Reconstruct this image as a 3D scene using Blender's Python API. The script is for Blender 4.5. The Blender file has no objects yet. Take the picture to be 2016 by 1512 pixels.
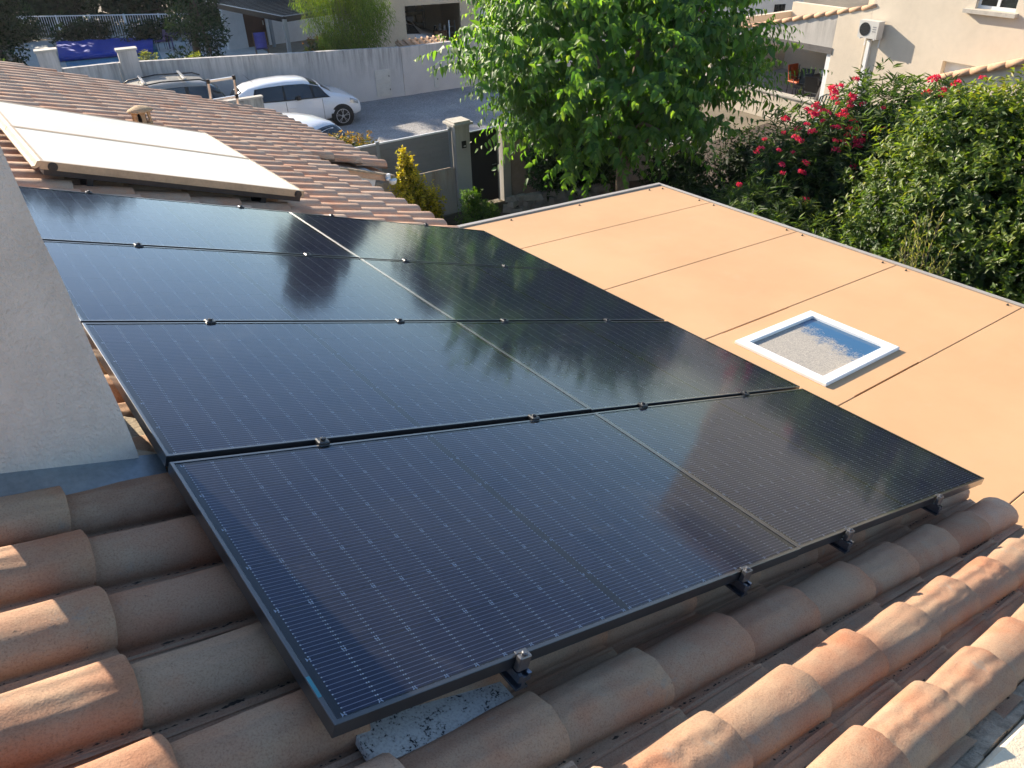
import bpy, math, random
import numpy as np
from mathutils import Vector, Matrix, Quaternion

R_ = math.radians
random.seed(7)
rng = np.random.default_rng(11)
sc = bpy.context.scene
COL = sc.collection

# ------------------------------------------------------------------ camera
TH = 0.336735                      # roof pitch, about 19.3 degrees
CT, ST = math.cos(TH), math.sin(TH)
cam_d = bpy.data.cameras.new('camera')
cam = bpy.data.objects.new('camera', cam_d)
COL.objects.link(cam)
yaw, pitch, roll = 0.6368135, 0.5805590, 0.0319188
fwd = Vector((math.sin(yaw)*math.cos(pitch), math.cos(yaw)*math.cos(pitch), -math.sin(pitch)))
rgt = Vector((math.cos(yaw), -math.sin(yaw), 0))
dwn = fwd.cross(rgt)
r2 = rgt*math.cos(roll) + dwn*math.sin(roll)
d2 = -rgt*math.sin(roll) + dwn*math.cos(roll)
m3 = Matrix((r2, -d2, -fwd)).transposed()
CAM = Vector((-0.2378, -0.9308, 1.3541))
cam.matrix_world = Matrix.Translation(CAM) @ m3.to_4x4()
cam_d.sensor_width = 36
cam_d.lens = 1516.05/2016*36
cam_d.clip_start = 0.05
cam_d.clip_end = 2000
sc.camera = cam

# ------------------------------------------------------------------ sky and sun
SUN_EL, SUN_AZ = R_(25), R_(-9)     # azimuth from +Y towards +X
sdir = Vector((math.sin(SUN_AZ)*math.cos(SUN_EL), math.cos(SUN_AZ)*math.cos(SUN_EL), math.sin(SUN_EL)))
w = bpy.data.worlds.new('World')
sc.world = w
w.use_nodes = True
nt = w.node_tree
bg = nt.nodes['Background']
sky = nt.nodes.new('ShaderNodeTexSky')
sky.sky_type = 'NISHITA'
sky.sun_disc = False
sky.sun_elevation = SUN_EL
sky.sun_rotation = SUN_AZ
sky.altitude = 100
sky.air_density = 1.0
sky.dust_density = 0.6
sky.ozone_density = 2.5
nt.links.new(sky.outputs[0], bg.inputs[0])
bg.inputs[1].default_value = 0.105
sl = bpy.data.lights.new('sun', 'SUN')
sl.energy = 5.0
sl.angle = R_(0.53)
sl.color = (1.0, 0.87, 0.70)
so = bpy.data.objects.new('sun', sl)
so.rotation_mode = 'QUATERNION'
so.rotation_quaternion = sdir.to_track_quat('Z', 'Y')
so.location = (0, 0, 30)
COL.objects.link(so)
sc.view_settings.view_transform = 'Standard'
sc.view_settings.look = 'None'
sc.view_settings.gamma = 1
sc.view_settings.use_curve_mapping = False
sc.view_settings.exposure = 1.28
sc.render.engine = 'CYCLES'
sc.cycles.use_denoising = True
sc.cycles.max_bounces = 5
sc.cycles.use_adaptive_sampling = True
sc.cycles.adaptive_threshold = 0.025
sc.cycles.transparent_max_bounces = 8
sc.cycles.sample_clamp_indirect = 4.0

# ------------------------------------------------------------------ materials
MATS = {}


def nodes_of(m):
    m.use_nodes = True
    return m.node_tree, m.node_tree.nodes['Principled BSDF']


def ramp(nt, fac, stops):
    n = nt.nodes.new('ShaderNodeValToRGB')
    el = n.color_ramp.elements
    while len(el) < len(stops):
        el.new(0.5)
    for e, (p, c) in zip(el, stops):
        e.position = p
        e.color = (*c, 1) if len(c) == 3 else c
    nt.links.new(fac, n.inputs[0])
    return n.outputs[0]


def coords(nt, scale=(1, 1, 1), per_object=False):
    tc = nt.nodes.new('ShaderNodeTexCoord')
    out = tc.outputs['Object']
    if per_object:
        oi = nt.nodes.new('ShaderNodeObjectInfo')
        ge = nt.nodes.new('ShaderNodeNewGeometry')
        ad = nt.nodes.new('ShaderNodeMath')
        nt.links.new(oi.outputs['Random'], ad.inputs[0])
        nt.links.new(ge.outputs['Random Per Island'], ad.inputs[1])
        mu = nt.nodes.new('ShaderNodeVectorMath')
        mu.operation = 'SCALE'
        mu.inputs[0].default_value = (37, 71, 53)
        nt.links.new(ad.outputs[0], mu.inputs['Scale'])
        va = nt.nodes.new('ShaderNodeVectorMath')
        nt.links.new(out, va.inputs[0])
        nt.links.new(mu.outputs[0], va.inputs[1])
        out = va.outputs[0]
    mp = nt.nodes.new('ShaderNodeMapping')
    mp.inputs['Scale'].default_value = scale
    nt.links.new(out, mp.inputs[0])
    return mp.outputs[0]


def noise(nt, vec, scale, detail=4, rough=0.6, distort=0.0):
    n = nt.nodes.new('ShaderNodeTexNoise')
    n.inputs['Scale'].default_value = scale
    n.inputs['Detail'].default_value = detail
    n.inputs['Roughness'].default_value = rough
    n.inputs['Distortion'].default_value = distort
    nt.links.new(vec, n.inputs['Vector'])
    return n.outputs['Fac']


def mix(nt, fac, a, b, mode='MIX'):
    n = nt.nodes.new('ShaderNodeMix')
    n.data_type = 'RGBA'
    n.blend_type = mode
    for sock, v in ((n.inputs[0], fac), (n.inputs[6], a), (n.inputs[7], b)):
        if isinstance(v, (int, float)):
            sock.default_value = v
        elif isinstance(v, tuple):
            sock.default_value = (*v, 1) if len(v) == 3 else v
        else:
            nt.links.new(v, sock)
    return n.outputs[2]


def math_n(nt, op, a, b=None, clamp=False):
    n = nt.nodes.new('ShaderNodeMath')
    n.operation = op
    n.use_clamp = clamp
    for i, v in enumerate((a, b)):
        if v is None:
            continue
        if isinstance(v, (int, float)):
            n.inputs[i].default_value = v
        else:
            nt.links.new(v, n.inputs[i])
    return n.outputs[0]


def bump(nt, bs, height, strength=0.3, dist=0.01):
    b = nt.nodes.new('ShaderNodeBump')
    b.inputs['Strength'].default_value = strength
    b.inputs['Distance'].default_value = dist
    nt.links.new(height, b.inputs['Height'])
    nt.links.new(b.outputs[0], bs.inputs['Normal'])
    return b


def pmat(name, col, rough=0.7, var=0.25, scale=3.0, bscale=60, bstr=0.15, metal=0.0, spec=0.4,
         stretch=(1, 1, 1), dark=None, per_object=False, coat=0.0):
    """base colour broken up by two octaves of noise, fine relief from a third"""
    if name in MATS:
        return MATS[name]
    m = bpy.data.materials.new(name)
    nt, bs = nodes_of(m)
    v = coords(nt, stretch, per_object)
    n1 = noise(nt, v, scale, 5, 0.65)
    n2 = noise(nt, v, scale*9, 4, 0.6)
    d = dark or tuple(c*(1-var) for c in col)
    hi = tuple(min(1, c*(1+var*0.35)) for c in col)
    c1 = ramp(nt, n1, [(0.25, d), (0.55, col), (0.8, hi)])
    c2 = ramp(nt, n2, [(0.3, (1-var*0.5,)*3), (0.6, (1, 1, 1))])
    nt.links.new(mix(nt, 1.0, c1, c2, 'MULTIPLY'), bs.inputs['Base Color'])
    bs.inputs['Roughness'].default_value = rough
    bs.inputs['Metallic'].default_value = metal
    bs.inputs['Specular IOR Level'].default_value = spec
    if coat:
        bs.inputs['Coat Weight'].default_value = coat
        bs.inputs['Coat Roughness'].default_value = 0.06
    if bstr > 0:
        n3 = noise(nt, v, bscale, 3, 0.6)
        bump(nt, bs, n3, bstr, 0.01)
    MATS[name] = m
    return m


def tile_mat(name, base, dusty, dark, ripple):
    m = bpy.data.materials.new(name)
    nt, bs = nodes_of(m)
    v = coords(nt, (1, 1, 1), True)
    oi = nt.nodes.new('ShaderNodeObjectInfo')
    ge = nt.nodes.new('ShaderNodeNewGeometry')
    rnd = math_n(nt, 'FRACT', math_n(nt, 'ADD', oi.outputs['Random'], ge.outputs['Random Per Island']))
    tint = ramp(nt, rnd, [(0.0, base), (0.35, tuple(0.5*(a+b) for a, b in zip(base, dusty))), (0.6, tuple(c*1.08 for c in base)),
                          (0.8, dusty), (1.0, tuple(c*0.82 for c in base))])
    n1 = noise(nt, v, 4.0, 6, 0.66, 0.5)
    c1 = mix(nt, ramp(nt, n1, [(0.36, (0, 0, 0)), (0.66, (1.0,)*3)]), tint, dusty)
    red = ramp(nt, noise(nt, v, 2.6, 4, 0.6), [(0.50, (0, 0, 0)), (0.70, (0.7,)*3)])
    c1 = mix(nt, red, c1, tuple(x*y for x, y in zip(base, (1.12, 0.86, 0.72))))
    n2 = noise(nt, v, 210, 4, 0.75)
    c2 = mix(nt, 1.0, c1, ramp(nt, n2, [(0.30, (0.66, 0.64, 0.62)), (0.50, (1, 1, 1)), (0.72, (1.12, 1.12, 1.10))]), 'MULTIPLY')
    # grey crust on patches, blackened dirt where water stands in the channel
    n5 = noise(nt, v, 9, 6, 0.75, 0.3)
    c2 = mix(nt, ramp(nt, n5, [(0.60, (0, 0, 0)), (0.70, (0.55,)*3)]), c2, tuple(0.9*x for x in (0.30, 0.27, 0.22)))
    tcz = nt.nodes.new('ShaderNodeTexCoord')
    sz = nt.nodes.new('ShaderNodeSeparateXYZ')
    nt.links.new(tcz.outputs['Object'], sz.inputs[0])
    n4 = noise(nt, v, 26, 5, 0.75)
    c3 = mix(nt, ramp(nt, n4, [(0.67, (0, 0, 0)), (0.73, (0.8,)*3)]), c2, dark)
    nt.links.new(c3, bs.inputs['Base Color'])
    bs.inputs['Roughness'].default_value = 0.86
    bs.inputs['Specular IOR Level'].default_value = 0.25
    wv = nt.nodes.new('ShaderNodeTexWave')
    wv.wave_type = 'BANDS'
    wv.bands_direction = 'Y'
    wv.inputs['Scale'].default_value = 6.0
    wv.inputs['Distortion'].default_value = 2.4
    wv.inputs['Detail'].default_value = 1.5
    wv.inputs['Detail Scale'].default_value = 1.3
    nt.links.new(coords(nt, (1.9, 1.0, 1.0), True), wv.inputs['Vector'])
    gate = ramp(nt, math_n(nt, 'FRACT', math_n(nt, 'MULTIPLY', rnd, 7.3)), [(0.35, (0.06,)*3), (0.6, (1, 1, 1))])
    hgt = math_n(nt, 'MULTIPLY', wv.outputs['Fac'], gate)
    hgt = math_n(nt, 'MULTIPLY', hgt, ripple)
    hgt = math_n(nt, 'ADD', hgt, math_n(nt, 'MULTIPLY', noise(nt, v, 190, 4, 0.75), 0.30))
    hgt = math_n(nt, 'ADD', hgt, math_n(nt, 'MULTIPLY', noise(nt, v, 11, 5, 0.65), 0.55))
    bump(nt, bs, hgt, 0.75, 0.009)
    MATS[name] = m
    return m


def leaf_mat(name, trans=0.35, rough=0.38, spec=0.5):
    """colour comes from each leaf's own tint"""
    m = bpy.data.materials.new(name)
    nt, bs = nodes_of(m)
    at = nt.nodes.new('ShaderNodeAttribute')
    at.attribute_name = 'tint'
    col = at.outputs['Color']
    nt.links.new(col, bs.inputs['Base Color'])
    bs.inputs['Roughness'].default_value = rough
    bs.inputs['Specular IOR Level'].default_value = spec
    tr = nt.nodes.new('ShaderNodeBsdfTranslucent')
    nt.links.new(mix(nt, 1.0, col, (1.9, 1.9, 0.6), 'MULTIPLY'), tr.inputs[0])
    mx = nt.nodes.new('ShaderNodeMixShader')
    mx.inputs[0].default_value = trans
    nt.links.new(bs.outputs[0], mx.inputs[1])
    nt.links.new(tr.outputs[0], mx.inputs[2])
    nt.links.new(mx.outputs[0], nt.nodes['Material Output'].inputs[0])
    MATS[name] = m
    return m


def glass_mat(name, dust=0.05, rough=0.08, ior=1.5, tintc=(1, 1, 1), dustc=(0.58, 0.57, 0.54), gloss=(0.95, 0.97, 1.0)):
    """clear pane: lets light through, mirrors by angle, a thin film of dust on it"""
    m = bpy.data.materials.new(name)
    nt, bs = nodes_of(m)
    nt.nodes.remove(bs)
    v = coords(nt, (1, 1, 1), True)
    tr = nt.nodes.new('ShaderNodeBsdfTransparent')
    tr.inputs[0].default_value = (*tintc, 1)
    df = nt.nodes.new('ShaderNodeBsdfDiffuse')
    df.inputs[0].default_value = (*dustc, 1)
    mx = nt.nodes.new('ShaderNodeMixShader')
    n = noise(nt, v, 2.2, 6, 0.65)
    dn = ramp(nt, n, [(0.3, (dust*0.55,)*3), (0.7, (dust*1.35,)*3)])
    vo = nt.nodes.new('ShaderNodeTexVoronoi')
    vo.inputs['Scale'].default_value = 7
    nt.links.new(v, vo.inputs['Vector'])
    drops = math_n(nt, 'MULTIPLY', ramp(nt, vo.outputs['Distance'], [(0.03, (1, 1, 1)), (0.09, (0, 0, 0))]), ramp(nt, vo.outputs['Color'], [(0.72, (0, 0, 0)), (0.8, (1, 1, 1))]))
    sm = ramp(nt, noise(nt, v, 1.7, 6, 0.7, 1.2), [(0.60, (0, 0, 0)), (0.72, (1, 1, 1))])
    dn = math_n(nt, 'ADD', dn, math_n(nt, 'ADD', math_n(nt, 'MULTIPLY', drops, dust*1.5), math_n(nt, 'MULTIPLY', sm, dust*1.2)))
    nt.links.new(dn, mx.inputs[0])
    nt.links.new(tr.outputs[0], mx.inputs[1])
    nt.links.new(df.outputs[0], mx.inputs[2])
    gl = nt.nodes.new('ShaderNodeBsdfGlossy')
    gl.inputs[0].default_value = (*gloss, 1)
    rn = ramp(nt, noise(nt, v, 5, 5, 0.7), [(0.35, (rough,)*3), (0.7, (rough*1.35,)*3)])
    nt.links.new(rn, gl.inputs['Roughness'])
    fr = nt.nodes.new('ShaderNodeFresnel')
    fr.inputs[0].default_value = ior
    m2 = nt.nodes.new('ShaderNodeMixShader')
    nt.links.new(fr.outputs[0], m2.inputs[0])
    nt.links.new(mx.outputs[0], m2.inputs[1])
    nt.links.new(gl.outputs[0], m2.inputs[2])
    nt.links.new(m2.outputs[0], nt.nodes['Material Output'].inputs[0])
    MATS[name] = m
    return m


def cell_mat():
    """dark blue silicon with fine silver wires running along the cell"""
    m = bpy.data.materials.new('solar_cell')
    nt, bs = nodes_of(m)
    tc = nt.nodes.new('ShaderNodeTexCoord')
    sx = nt.nodes.new('ShaderNodeSeparateXYZ')
    nt.links.new(tc.outputs['Object'], sx.inputs[0])
    y = math_n(nt, 'FRACT', math_n(nt, 'DIVIDE', math_n(nt, 'ADD', sx.outputs[1], 0.083), 0.166/13))
    line = math_n(nt, 'LESS_THAN', math_n(nt, 'ABSOLUTE', math_n(nt, 'SUBTRACT', y, 0.5)), 0.07)
    edge = math_n(nt, 'GREATER_THAN', math_n(nt, 'ABSOLUTE', sx.outputs[0]), 0.0375)
    wire_glint = math_n(nt, 'MULTIPLY', edge, math_n(nt, 'LESS_THAN', math_n(nt, 'ABSOLUTE', math_n(nt, 'SUBTRACT', y, 0.5)), 0.13))
    fing = math_n(nt, 'MULTIPLY', math_n(nt, 'LESS_THAN', math_n(nt, 'FRACT', math_n(nt, 'DIVIDE', sx.outputs[0], 0.0016)), 0.20), 0.25)
    oi = nt.nodes.new('ShaderNodeObjectInfo')
    cb = ramp(nt, oi.outputs['Random'], [(0, (0.004, 0.006, 0.042)), (0.5, (0.005, 0.007, 0.048)), (1, (0.007, 0.007, 0.054))])
    c = mix(nt, fing, cb, (0.12, 0.14, 0.26))
    c = mix(nt, line, c, (0.34, 0.34, 0.42))
    c = mix(nt, wire_glint, c, (0.85, 0.86, 0.88))  # bright wire ends: interconnect shine put into the colour
    nt.links.new(c, bs.inputs['Base Color'])
    bs.inputs['Roughness'].default_value = 0.45
    bs.inputs['Specular IOR Level'].default_value = 0.2
    MATS['solar_cell'] = m
    return m


def wall_stain_mat(name, col, stain, top, depth, amount=0.7, slope=0.0, x0=0.0):
    """painted render with grey runs that start at the coping and thin out downwards"""
    m = bpy.data.materials.new(name)
    nt, bs = nodes_of(m)
    tc = nt.nodes.new('ShaderNodeTexCoord')
    sx = nt.nodes.new('ShaderNodeSeparateXYZ')
    nt.links.new(tc.outputs['Object'], sx.inputs[0])
    v1 = coords(nt, (3.0, 3.0, 0.28))
    v2 = coords(nt, (1, 1, 1))
    runs = noise(nt, v1, 2.2, 5, 0.7, 0.3)
    topz = math_n(nt, 'ADD', top, math_n(nt, 'MULTIPLY', math_n(nt, 'SUBTRACT', sx.outputs[0], x0), slope))
    dz = math_n(nt, 'DIVIDE', math_n(nt, 'SUBTRACT', topz, sx.outputs[2]), depth)
    fade = math_n(nt, 'SUBTRACT', 1.0, dz, True)
    msk = math_n(nt, 'MULTIPLY', fade, ramp(nt, runs, [(0.42, (0, 0, 0)), (0.62, (1, 1, 1))]))
    msk = math_n(nt, 'MULTIPLY', msk, amount)
    patch = ramp(nt, noise(nt, v2, 0.9, 5, 0.6), [(0.3, tuple(c*0.86 for c in col)), (0.6, col), (0.8, tuple(min(1, c*1.06) for c in col))])
    nt.links.new(mix(nt, msk, patch, stain), bs.inputs['Base Color'])
    bs.inputs['Roughness'].default_value = 0.9
    bs.inputs['Specular IOR Level'].default_value = 0.2
    bump(nt, bs, noise(nt, v2, 45, 3, 0.6), 0.25, 0.01)
    MATS[name] = m
    return m


M = MATS
tile_mat('tile_near', (0.355, 0.172, 0.100), (0.385, 0.262, 0.170), (0.10, 0.075, 0.06), 0.55)
tile_mat('tile_far', (0.50, 0.285, 0.180), (0.54, 0.385, 0.275), (0.14, 0.10, 0.08), 0.15)
leaf_mat('leaf', 0.5, 0.5, 0.35)
leaf_mat('leaf_gloss', 0.42, 0.45, 0.4)
leaf_mat('leaf_dull', 0.3, 0.6, 0.25)
leaf_mat('petal', 0.3, 0.6, 0.2)
cell_mat()
glass_mat('panel_glass', 0.022, 0.070, 1.34, gloss=(0.80, 0.90, 1.0))   # blue anti-reflection coat
glass_mat('clear_glass', 0.02, 0.02, 1.5)
pmat('panel_frame', (0.030, 0.032, 0.036), 0.28, 0.2, 6, 80, 0.02, 0.3, 0.6, coat=0.7)
pmat('backsheet', (0.003, 0.003, 0.005), 0.5, 0.1, 4, 80, 0)
pmat('solder_tab', (0.62, 0.67, 0.76), 0.5, 0.1, 20, 80, 0)
pmat('aluminium', (0.62, 0.62, 0.62), 0.32, 0.12, 9, 90, 0.03, 0.9)
pmat('dark_aluminium', (0.06, 0.062, 0.065), 0.35, 0.2, 9, 90, 0.03, 0.7)
pmat('sky_tinted_aluminium', (0.20, 0.22, 0.27), 0.25, 0.15, 9, 90, 0.02, 0.9)  # bluish tone stands in for sky reflected in the rails
pmat('stucco', (0.60, 0.545, 0.485), 0.95, 0.18, 3, 110, 0.9, 0, 0.15, stretch=(1, 1, 0.7))
pmat('zinc', (0.27, 0.31, 0.33), 0.42, 0.3, 7, 30, 0.06, 0.55, 0.5)
pmat('mortar', (0.55, 0.46, 0.34), 0.95, 0.3, 8, 90, 0.5, 0, 0.15)
pmat('cream_render', (0.74, 0.63, 0.46), 0.92, 0.12, 4, 110, 0.35, 0, 0.2)
pmat('dark_mortar', (0.42, 0.34, 0.25), 0.95, 0.6, 22, 110, 0.6, 0, 0.15)
pmat('concrete_wall', (0.46, 0.43, 0.39), 0.9, 0.25, 3, 60, 0.3, 0, 0.2)
pmat('white_metal', (0.72, 0.72, 0.73), 0.4, 0.08, 5, 60, 0.02, 0, 0.5)
pmat('pvc_white', (0.80, 0.80, 0.78), 0.35, 0.06, 5, 60, 0.02)
pmat('grey_panel', (0.235, 0.235, 0.245), 0.5, 0.1, 1.5, 60, 0.03, 0.1)
pmat('grey_post', (0.30, 0.325, 0.35), 0.45, 0.1, 2, 60, 0.02, 0.2)
pmat('gate_dark', (0.022, 0.023, 0.026), 0.42, 0.2, 2, 60, 0.02, 0.2)
pmat('black_plastic', (0.012, 0.012, 0.013), 0.45, 0.2, 9, 60, 0.02)
pmat('rubber', (0.015, 0.015, 0.015), 0.8, 0.3, 9, 60, 0.1)
pmat('car_white', (0.74, 0.75, 0.76), 0.35, 0.05, 1.5, 60, 0.0, 0, 0.5, coat=0.9)
pmat('car_dark', (0.045, 0.042, 0.038), 0.35, 0.2, 2, 60, 0.0, 0.3, 0.5, coat=0.8)
pmat('car_silver', (0.40, 0.38, 0.36), 0.35, 0.1, 2, 60, 0.0, 0.5, 0.5, coat=0.8)
pmat('car_glass', (0.012, 0.016, 0.02), 0.05, 0.1, 2, 60, 0.0, 0, 0.7)
pmat('alloy', (0.52, 0.53, 0.55), 0.3, 0.1, 9, 60, 0.0, 0.7)
pmat('red_lens', (0.55, 0.012, 0.012), 0.2, 0.1, 9, 60, 0.0)
pmat('lamp_glass', (0.30, 0.36, 0.42), 0.08, 0.2, 9, 60, 0.0, 0.4)
pmat('wood', (0.24, 0.15, 0.085), 0.7, 0.35, 4, 40, 0.2, stretch=(1, 1, 0.15))
pmat('bark', (0.21, 0.145, 0.095), 0.9, 0.4, 9, 40, 0.7, stretch=(1, 1, 0.35))
pmat('bark_dark', (0.09, 0.065, 0.05), 0.9, 0.4, 9, 40, 0.6, stretch=(1, 1, 0.35))
pmat('soil', (0.085, 0.06, 0.042), 0.95, 0.5, 2.5, 40, 0.7)
pmat('stone', (0.30, 0.265, 0.225), 0.9, 0.35, 6, 40, 0.5, per_object=True)
pmat('brown_door', (0.075, 0.032, 0.02), 0.5, 0.3, 3, 40, 0.1)
pmat('white_render', (0.60, 0.605, 0.60), 0.9, 0.12, 2, 90, 0.25, 0, 0.2)
pmat('fabric_blue', (0.13, 0.12, 0.42), 0.85, 0.2, 8, 200, 0.2)
pmat('fabric_violet', (0.09, 0.05, 0.13), 0.85, 0.2, 8, 200, 0.2)
pmat('pool_cover', (0.012, 0.045, 0.33), 0.75, 0.2, 3, 60, 0.25)
pmat('pool_stone', (0.42, 0.42, 0.39), 0.85, 0.2, 3, 60, 0.2)
pmat('clay', (0.50, 0.34, 0.19), 0.9, 0.3, 9, 80, 0.5)
pmat('lamp_white', (0.78, 0.78, 0.76), 0.4, 0.05, 9, 80, 0.0)
pmat('orange_plastic', (0.60, 0.11, 0.03), 0.5, 0.1, 9, 80, 0.0)
pmat('fruit', (0.55, 0.17, 0.03), 0.5, 0.3, 20, 80, 0.05)
pmat('roof_tile_pale', (0.50, 0.315, 0.20), 0.9, 0.3, 7, 60, 0.3, per_object=True)
pmat('beam_wood', (0.13, 0.12, 0.115), 0.85, 0.3, 4, 40, 0.3, stretch=(1, 1, 1))
pmat('cardboard', (0.24, 0.12, 0.06), 0.85, 0.2, 5, 40, 0.05)

# ------------------------------------------------------------------ mesh helpers


def link(name, me, mat=None, parent=None, smooth=False):
    if mat is not None:
        for mm in (mat if isinstance(mat, (list, tuple)) else [mat]):
            me.materials.append(M[mm] if isinstance(mm, str) else mm)
    if smooth:
        me.polygons.foreach_set('use_smooth', [True]*len(me.polygons))
    o = bpy.data.objects.new(name, me)
    COL.objects.link(o)
    if parent is not None:
        o.parent = parent
    return o


def tag(o, label=None, cat=None, group=None, kind=None):
    if label:
        o['label'] = label
    if cat:
        o['category'] = cat
    if group:
        o['group'] = group
    if kind or cat:
        o['kind'] = kind or 'thing'
    return o


def empty(name, loc=(0, 0, 0), rz=0.0, rot=None):
    o = bpy.data.objects.new(name, None)
    COL.objects.link(o)
    o.location = loc
    o.rotation_euler = rot if rot else (0, 0, rz)
    o.empty_display_size = 0.1
    return o


class MB:
    """collects shapes for ONE mesh"""

    def __init__(s):
        s.v, s.f, s.mi = [], [], []

    def add(s, vs, fs, mi=0):
        b = len(s.v)
        s.v += [tuple(x) for x in vs]
        s.f += [tuple(i+b for i in q) for q in fs]
        s.mi += [mi]*len(fs)
        return s

    def box(s, x0, x1, y0, y1, z0, z1, mi=0):
        vs = [(x, y, z) for z in (z0, z1) for y in (y0, y1) for x in (x0, x1)]
        return s.add(vs, [(0, 2, 3, 1), (4, 5, 7, 6), (0, 1, 5, 4), (2, 6, 7, 3), (0, 4, 6, 2), (1, 3, 7, 5)], mi)

    def bevbox(s, x0, x1, y0, y1, z0, z1, b=0.01, mi=0):
        """box with chamfered upper edges and corners"""
        def ring(i, z):
            return [(x0+i, y0+b, z), (x0+b, y0+i, z), (x1-b, y0+i, z), (x1-i, y0+b, z),
                    (x1-i, y1-b, z), (x1-b, y1-i, z), (x0+b, y1-i, z), (x0+i, y1-b, z)]
        vs = ring(0, z0)+ring(0, z1-b)+ring(b*0.8, z1)
        fs = [tuple(reversed(range(8))), tuple(range(16, 24))]
        for k in (0, 8):
            for i in range(8):
                j = (i+1) % 8
                fs.append((k+i, k+j, k+8+j, k+8+i))
        return s.add(vs, fs, mi)

    def obox(s, c, ax, ay, az, mi=0):
        """box with centre c and half-axis vectors"""
        c, ax, ay, az = Vector(c), Vector(ax), Vector(ay), Vector(az)
        vs = [c+ax*i+ay*j+az*k for k in (-1, 1) for j in (-1, 1) for i in (-1, 1)]
        return s.add(vs, [(0, 2, 3, 1), (4, 5, 7, 6), (0, 1, 5, 4), (2, 6, 7, 3), (0, 4, 6, 2), (1, 3, 7, 5)], mi)

    def bar(s, a, b, wd, ht, up=(0, 0, 1), mi=0):
        a, b = Vector(a), Vector(b)
        d = b-a
        u = Vector(up)
        sd = d.cross(u).normalized()
        u2 = sd.cross(d).normalized()
        return s.obox((a+b)/2, d/2, sd*wd/2, u2*ht/2, mi)

    def tube(s, pts, rad, n=8, cap=True, mi=0):
        pts = [Vector(p) for p in pts]
        rads = rad if isinstance(rad, (list, tuple)) else [rad]*len(pts)
        vs, fs = [], []
        prev = None
        for i, p in enumerate(pts):
            d = (pts[min(i+1, len(pts)-1)]-pts[max(i-1, 0)]).normalized()
            if prev is None:
                a = d.orthogonal().normalized()
            else:
                a = (prev-d*prev.dot(d)).normalized()
            prev = a
            b = d.cross(a)
            for k in range(n):
                t = 2*math.pi*k/n
                vs.append(p+(a*math.cos(t)+b*math.sin(t))*rads[i])
        for i in range(len(pts)-1):
            for k in range(n):
                j = (k+1) % n
                fs.append((i*n+k, i*n+j, (i+1)*n+j, (i+1)*n+k))
        if cap:
            fs.append(tuple(reversed(range(n))))
            fs.append(tuple(range((len(pts)-1)*n, len(pts)*n)))
        return s.add(vs, fs, mi)

    def lathe(s, prof, n=20, c=(0, 0, 0), axis='Z', mi=0):
        vs, fs = [], []
        for r, z in prof:
            for k in range(n):
                t = 2*math.pi*k/n
                x, y = r*math.cos(t), r*math.sin(t)
                p = (x, y, z) if axis == 'Z' else (x, z, y)
                vs.append((p[0]+c[0], p[1]+c[1], p[2]+c[2]))
        for i in range(len(prof)-1):
            for k in range(n):
                j = (k+1) % n
                fs.append((i*n+k, i*n+j, (i+1)*n+j, (i+1)*n+k))
        fs.append(tuple(reversed(range(n))))
        fs.append(tuple(range((len(prof)-1)*n, len(prof)*n)))
        return s.add(vs, fs, mi)

    def prism(s, poly, axis, a, b, mi=0):
        """poly in the two other axes, extruded from a to b along axis"""
        def put(p, t):
            return {'X': (t, p[0], p[1]), 'Y': (p[0], t, p[1]), 'Z': (p[0], p[1], t)}[axis]
        n = len(poly)
        vs = [put(p, a) for p in poly]+[put(p, b) for p in poly]
        fs = [tuple(reversed(range(n))), tuple(range(n, 2*n))]
        for i in range(n):
            j = (i+1) % n
            fs.append((i, j, n+j, n+i))
        return s.add(vs, fs, mi)

    def mesh(s, name):
        me = bpy.data.meshes.new(name)
        me.from_pydata(s.v, [], s.f)
        if any(s.mi):
            me.polygons.foreach_set('material_index', s.mi)
        me.update()
        return me

    def build(s, name, mat, parent=None, smooth=False):
        me = s.mesh(name)
        o = link(name, me, mat, parent, smooth)
        fix_normals(me)
        return o


def fix_normals(me):
    import bmesh
    b = bmesh.new()
    b.from_mesh(me)
    bmesh.ops.recalc_face_normals(b, faces=b.faces[:])
    b.to_mesh(me)
    b.free()


def share(name, me, parent, loc, rot=None, scl=None):
    o = bpy.data.objects.new(name, me)
    COL.objects.link(o)
    o.parent = parent
    o.location = loc
    if rot is not None:
        o.rotation_euler = rot
    if scl is not None:
        o.scale = scl
    return o


def copy_tree(o, parent=None):
    c = o.copy()
    COL.objects.link(c)
    c.parent = parent
    for ch in o.children:
        copy_tree(ch, c)
    return c


def uvh(u, v, h=0.0):
    """roof coordinates (down the slope, along the eave, above the solar panels) to world"""
    return Vector((u*CT+h*ST, v, -u*ST+h*CT))


ROOF_ROT = (0, TH, 0)
G = -5.4                             # ground level

# ------------------------------------------------------------------ ground and yards
g = MB()
g.add([(-400, -300, G), (500, -300, G), (500, 600, G), (-400, 600, G)], [(0, 1, 2, 3)])
o = g.build('ground', pmat('ground_dry', (0.20, 0.165, 0.115), 0.95, 0.4, 0.4, 12, 0.4))
tag(o, kind='structure')


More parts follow.
